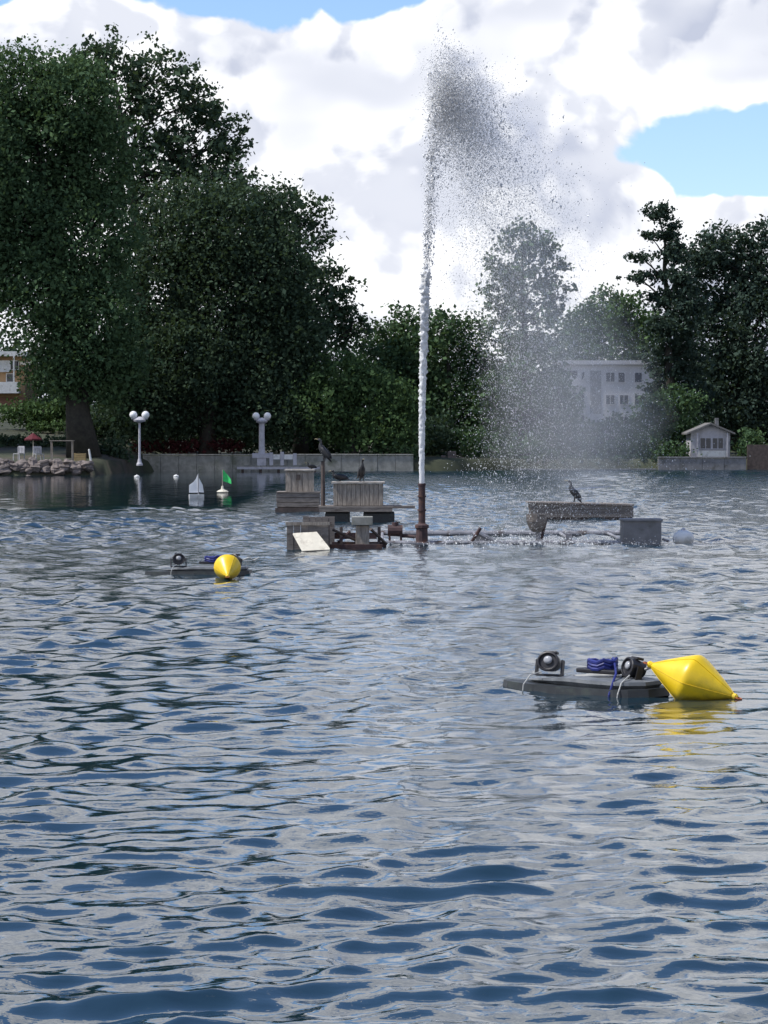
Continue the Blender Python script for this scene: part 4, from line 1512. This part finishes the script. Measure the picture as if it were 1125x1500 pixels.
def water_jet():
    zt = at(0, 708, YF).z
    o = Vector((at(618, 0, YF).x, YF, zt))
    root = empty('water_jet', o, 0, 'tall plume of water shooting up and drifting right as spray', 'water jet')
    g = np.random.default_rng(5)
    # solid core of the rising water
    N, n = 150, 14
    H = 5.0
    vs, fs = [], []
    ph = g.uniform(0, 6, 8)
    for i in range(N):
        t = i / (N - 1)
        z = -0.02 + H * t
        r = 0.058 + 0.03 * t
        for k in range(n):
            q = 2 * math.pi * k / n
            w = 1 + (0.07 + 0.62 * t) * (0.5 * math.sin(3 * q + 7 * z + ph[0]) * math.sin(5 * z + ph[1]) + 0.5 * math.sin(5 * q - 11 * z + ph[2])) + (0.04 + 0.36 * t) * g.normal()
            if t > 0.97:
                w *= 0.4
            vs.append((r * w * math.cos(q) + 0.10 * t * t, r * w * math.sin(q), z))
    for i in range(N - 1):
        for k in range(n):
            fs.append((i * n + k, i * n + (k + 1) % n, (i + 1) * n + (k + 1) % n, (i + 1) * n + k))
    MB().add(vs, fs).build('jet_core', M['jet'], root, smooth=True)
    # torn lumps around the rising column and at its head
    P, k, tt = throw(15000, 31, 0.12, 1.5, 14.1, 0.095, (4.6, 0.6, 0), (0.03, 1.9), 420, 0.7)
    sz = np.exp(g.normal(math.log(0.0088), 0.5, len(P)))
    drops_mesh('lump_spray', P, np.clip(sz, 0.006, 0.05), M['drops'], root, 1, 2.4)
    # falling veil
    P, k, tt = throw(130000, 32, 0.12, 0.8, 13.9, 0.17, (4.2, 0.5, 0), (1.0, 3.6), 500, 0.35)
    keep = (P[:, 2] > -zt + 0.02)
    P, k = P[keep], k[keep]
    sz = np.exp(g.normal(math.log(0.0068), 0.42, len(P)))
    drops_mesh('veil_spray', P, np.clip(sz, 0.004, 0.03), M['drops'], root, 2, 2.0)
    # small splashes where the veil comes down
    ns = 2600
    q = g.normal(size=(ns, 2))
    P = np.stack([2.9 + 1.5 * q[:, 0], 0.4 + 1.1 * q[:, 1], -zt + 0.005 + 0.05 * np.abs(g.normal(size=ns)) ** 1.5], 1)
    drops_mesh('splash', P, np.clip(np.exp(g.normal(math.log(0.012), 0.4, ns)), 0.005, 0.03), M['drops'], root, 3, 1.5)
    # drifting mist: one closed body of thin bright fog along the falling water
    path = [(646, 84, 0.12), (668, 120, 0.70), (712, 200, 1.0), (762, 330, 1.15), (805, 460, 1.25), (832, 560, 1.5), (850, 640, 1.65), (858, 688, 1.2), (860, 715, 0.5)]
    pts = [at(a, b, YF + 0.3) - o for a, b, _ in path]
    cs, rs = [], []
    for i in range(33):
        u = i / 32 * (len(path) - 1)
        j = min(len(path) - 2, int(u))
        f = u - j
        cs.append(pts[j].lerp(pts[j + 1], f))
        rs.append(path[j][2] * (1 - f) + path[j + 1][2] * f)
    m = bpy.data.materials.new('mist')
    m.use_nodes = True
    nt = m.node_tree
    nt.nodes.clear()
    vol = nt.nodes.new('ShaderNodeVolumePrincipled')
    vol.inputs['Color'].default_value = (0.93, 0.95, 1.0, 1)
    vol.inputs['Density'].default_value = 0.019
    vol.inputs['Anisotropy'].default_value = 0.2
    out = nt.nodes.new('ShaderNodeOutputMaterial')
    nt.links.new(vol.outputs[0], out.inputs['Volume'])
    m.cycles.homogeneous_volume = True
    for f in (1.42, 1.26, 1.1, 0.94, 0.78, 0.62, 0.46, 0.28):
        ms = MB().tube(cs, [r * f for r in rs], 24).build('mist', m, root, smooth=True)
        ms['kind'] = 'stuff'


water_jet()


# ------------------------------------------------------------------ cormorants
def cormorant(loc, rz, label, crouch=False, sc=1.0):
    root = empty('cormorant', loc, rz, label, 'bird', 'dark water birds resting on the rafts')
    root.scale = (sc, sc, sc)
    if crouch:
        path = [(-0.34, 0.06), (-0.22, 0.10), (-0.08, 0.13), (0.06, 0.15), (0.15, 0.18), (0.18, 0.24), (0.15, 0.29), (0.19, 0.335), (0.245, 0.335)]
        rad = [0.012, 0.05, 0.095, 0.10, 0.07, 0.038, 0.030, 0.038, 0.016]
        bk = [(0.235, 0.335), (0.31, 0.33), (0.345, 0.32)]
        legz, wing = 0.06, (-0.08, 0.15, 12)
    else:
        path = [(-0.26, -0.02), (-0.18, 0.09), (-0.09, 0.21), (-0.01, 0.31), (0.05, 0.40), (0.075, 0.47), (0.065, 0.53), (0.07, 0.585), (0.11, 0.62), (0.16, 0.625)]
        rad = [0.012, 0.04, 0.085, 0.10, 0.085, 0.05, 0.034, 0.032, 0.040, 0.016]
        bk = [(0.15, 0.627), (0.225, 0.64), (0.26, 0.63)]
        legz, wing = 0.16, (-0.10, 0.24, 52)
    MB().tube([(x, 0, z) for x, z in path], rad, 10, 0.85).build('body', M['feather'], root, smooth=True)
    MB().tube([(x, 0, z) for x, z in bk], [0.014, 0.009, 0.004], 6).build('beak', M['beak'], root)
    for sy in (-1, 1):
        m = Matrix.Rotation(R(-wing[2]), 3, 'Y') @ Matrix.Diagonal(Vector((2.1, 0.32, 0.8)))
        prof = [(max(1e-4, math.sin(math.pi * i / 8)) * 0.1, -math.cos(math.pi * i / 8) * 0.1) for i in range(9)]
        MB().lathe(prof, 10, m, (wing[0], sy * 0.075, wing[1])).build('wing', M['feather'], root, smooth=True)
        lg = MB().tube([(-0.06, sy * 0.05, legz), (-0.03, sy * 0.05, 0.015)], [0.022, 0.012], 6).build('leg', M['black'], root)
        MB().add([(-0.05, sy * 0.05, 0), (0.08, sy * 0.05 - 0.04, 0), (0.10, sy * 0.05, 0), (0.08, sy * 0.05 + 0.04, 0), (-0.04, sy * 0.05, 0.022)],
                 [(0, 3, 2, 1), (0, 1, 4), (1, 2, 4), (2, 3, 4), (3, 0, 4)]).build('foot', M['black'], lg)


zt_, a_, b_, Yb_, xp_ = RB
Yl = K * 52.0 + 0.6
xl = at(841, 0, Yl).x
cormorant((xl, Yl, RL[0] + (RL[1] - RL[0]) * 0.43 + 0.004), R(168), 'upright cormorant standing on the long low raft')
cormorant((xp_, K * 50.0 + 0.5, at(0, 676, K * 50.0 + 0.5).z), R(160), 'cormorant perched on top of the dark mooring post')
ztop = a_.z + 0.064
cormorant((at(530, 0, Yb_ + 0.4).x, Yb_ + 0.4, ztop), R(-75), 'cormorant standing upright on the plank box')
cormorant((at(496, 0, Yb_ + 0.4).x, Yb_ + 0.4, ztop), R(170), 'dark bird crouching on the plank box', True, 0.9)
cormorant((at(455, 0, K * 57 + 0.6).x, K * 57 + 0.6, at(0, 687.5, K * 57 + 0.22).z + 0.005), R(200), 'small dark bird crouching on the tall pale box', True, 0.62)


# ------------------------------------------------------------------ floodlight rafts and yellow buoys
def light_raft(pl, pr, label):
    a, b = gp(*pl), gp(*pr)
    c = (a + b) / 2
    L = (b - a).length
    root = empty('light_raft', (c.x, c.y, 0), math.atan2(b.y - a.y, b.x - a.x), label, 'raft', 'dark floating light rafts with yellow buoys')
    root.scale = (L / 1.5,) * 3

    def outline(x0, x1, w, nose, tail, n=7):
        up = []
        for i in range(n):
            t = i / (n - 1)
            up.append((x0 + (x1 - x0) * t, w * min(1, (max(t, 1e-3) / nose) ** 0.6, (max(1 - t, 2e-2) / tail) ** 0.5)))
        return up

    def slab(name, x0, x1, w, z0, z1, nose, tail, m, shrink=0.86, n=15, rocker=0.0, thin=0.5):
        up = outline(x0, x1, w, nose, tail, n)
        ring = up + [(x, -y) for x, y in reversed(up)]
        k = len(ring)
        cx_ = (x0 + x1) / 2
        lift = lambda x: rocker * ((x - cx_) / ((x1 - x0) / 2)) ** 2
        lay = [(0.88, z0), (1.0, z0 + (z1 - z0) * 0.45), (0.98, z0 + (z1 - z0) * 0.8), (shrink, z1)]
        vs_, fs_ = [], []
        for s_, z in lay:
            vs_ += [(cx_ + (x - cx_) * (0.5 + 0.5 * s_), y * s_, z0 + (z - z0) * (thin + (1 - thin) * min(1, (x - x0) / (0.45 * (x1 - x0)))) + lift(x)) for x, y in ring]
        for i in range(len(lay) - 1):
            fs_ += [(i * k + j, i * k + (j + 1) % k, (i + 1) * k + (j + 1) % k, (i + 1) * k + j) for j in range(k)]
        fs_ += [tuple(range(k - 1, -1, -1)), tuple((len(lay) - 1) * k + j for j in range(k))]
        MB().add([(x, -y, z) for x, y, z in vs_], fs_).build(name, M[m], root, smooth=False)
    slab('hull', -0.75, 0.75, 0.30, -0.06, 0.054, 0.5, 0.10, 'hull_black', 0.97, rocker=0.012, thin=0.8)
    slab('deck', -0.52, 0.70, 0.26, 0.055, 0.130, 0.65, 0.12, 'rubber_grey', 0.66, thin=0.15)
    for x, rz in ((-0.27, 0.3), (0.52, -0.45)):
        m = Matrix.Translation(Vector((x, -0.02, 0.205))) @ Matrix.Rotation(rz, 4, 'Z') @ Matrix.Rotation(R(-14), 4, 'X')
        turn = m @ Matrix.Rotation(R(90), 4, 'X')
        rt, tr_ = turn.to_3x3() @ Matrix.Diagonal(Vector((0.92, 0.8, 0.9))), turn.translation
        h = MB().lathe([(0.05, -0.10), (0.075, -0.09), (0.086, -0.03), (0.096, 0.03), (0.10, 0.06), (0.082, 0.066), (0.074, 0.045)], 18, rt, tr_).build('floodlight', M['black'], root, bevel=0.004)
        MB().lathe([(0.03, 0.046), (0.040, 0.047), (0.038, 0.060), (0.015, 0.066)], 16, rt, tr_ + Vector((0, 0, 0.012))).build('lens', M['lens'], h, smooth=True)
        MB().box(-0.112, -0.02, -0.105, -0.098, 0.03, 0.02, m).box(0.098, -0.02, -0.105, 0.112, 0.03, 0.02, m).box(-0.098, -0.02, -0.105, 0.098, 0.03, -0.093, m).build('bracket', M['black'], h)
        MB().box(-0.05, -0.01, 0.070, 0.05, 0.05, 0.090, m).build('junction_box', M['black'], h, bevel=0.004)
    cb = []
    for q in range(46):
        u = q / 45
        an = 2 * math.pi * 3.2 * u
        cb.append((0.22 + 0.115 * math.cos(an), 0.0 + 0.09 * math.sin(an), 0.17 + 0.085 * u + 0.012 * math.sin(5 * an)))
    MB().tube(cb, 0.016, 6).build('cable_coil', M['blue'], root)
    MB().tube([(0.33, 0.0, 0.24), (0.40, -0.08, 0.20), (0.47, -0.17, 0.17), (0.50, -0.245, 0.12), (0.50, -0.30, 0.02), (0.50, -0.31, -0.06)], 0.009, 6).build('blue_cable', M['blue'], root)
    MB().box(0.03, -0.09, 0.15, 0.40, 0.09, 0.185).build('cable_tray', M['black'], root, bevel=0.01)
    MB().tube([(-0.27, -0.13, 0.14), (-0.30, -0.23, 0.12), (-0.32, -0.29, 0.05), (-0.32, -0.31, -0.06)], 0.0055, 6).build('rope', M['rope'], root)
    MB().tube([(0.56, -0.12, 0.16), (0.57, -0.24, 0.11), (0.58, -0.30, 0.03), (0.58, -0.32, -0.06)], 0.0055, 6).build('rope', M['rope'], root)
    MB().tube([(0.62, 0.0, 0.2), (0.72, 0.0, 0.24), (0.78, 0.02, 0.20), (0.86, 0.02, 0.24)], 0.012, 6).build('tether', M['rope'], root)


light_raft((737, 1003), (966, 1021), 'dark floating raft with floodlights moored to the buoy lying on its side')
light_raft((212, 841.0), (368, 842.0), 'distant dark light raft behind the round looking yellow buoy')


def buoy(c, direction, label, L=0.43, Rm=0.255):
    root = empty('yellow_buoy', (c.x, c.y, 0), 0, label, 'buoy', 'yellow inflatable marker buoys')
    q = Vector(direction).normalized().to_track_quat('Z', 'Y').to_matrix()
    cc = Vector((0, 0, c.z))
    prof = []
    n = 34
    for i in range(n + 1):
        u = -1 + 2 * i / n
        e = 0.07
        w = (math.sqrt(u * u + e * e) - e) / (math.sqrt(1 + e * e) - e)
        prof.append((0.024 + (Rm - 0.024) * (1 - w) ** 0.94, u * L))
    body = MB().lathe(prof, 40, q, cc).build('body', M['yellow'], root, smooth=True)
    # welded seams running from tip to tip
    for k in range(6):
        an = 2 * math.pi * k / 6
        pts = [cc + q @ Vector(((r + 0.002) * math.cos(an), (r + 0.002) * math.sin(an), z)) for r, z in prof]
        MB().tube(pts, 0.003, 5).build('seam', M['yellow'], body)
    M['buoy_end'] = M.get('buoy_end') or mat('buoy_end', (0.30, 0.09, 0.03), 0.6, 0.2, 6)
    for s_ in (-1, 1):
        e = MB().lathe([(0.03, 0), (0.034, 0.03), (0.02, 0.05)], 12, q @ Matrix.Diagonal(Vector((1, 1, s_))), cc + q @ Vector((0, 0, s_ * (L - 0.005))))
        en = e.build('end_cap', M['yellow'], root)
        pts = [cc + q @ Vector((0.03 * math.cos(u), 0, s_ * (L + 0.055 + 0.03 * math.sin(u)))) for u in np.linspace(0, 2 * math.pi, 13)]
        MB().tube(pts, 0.008, 6).build('ring', M['buoy_end'], en)


bc = at(1014, 997, K * 16.75)
buoy(bc, (0.80, -0.42, -0.285), 'large yellow double-cone buoy lying on its side beside the near dark raft')
bc2 = at(333, 831, K * 30.4)
buoy(bc2, (0.06, -0.92, -0.30), 'yellow double-cone buoy pointing its cone forward, looking round, at the far raft', 0.40, 0.232)
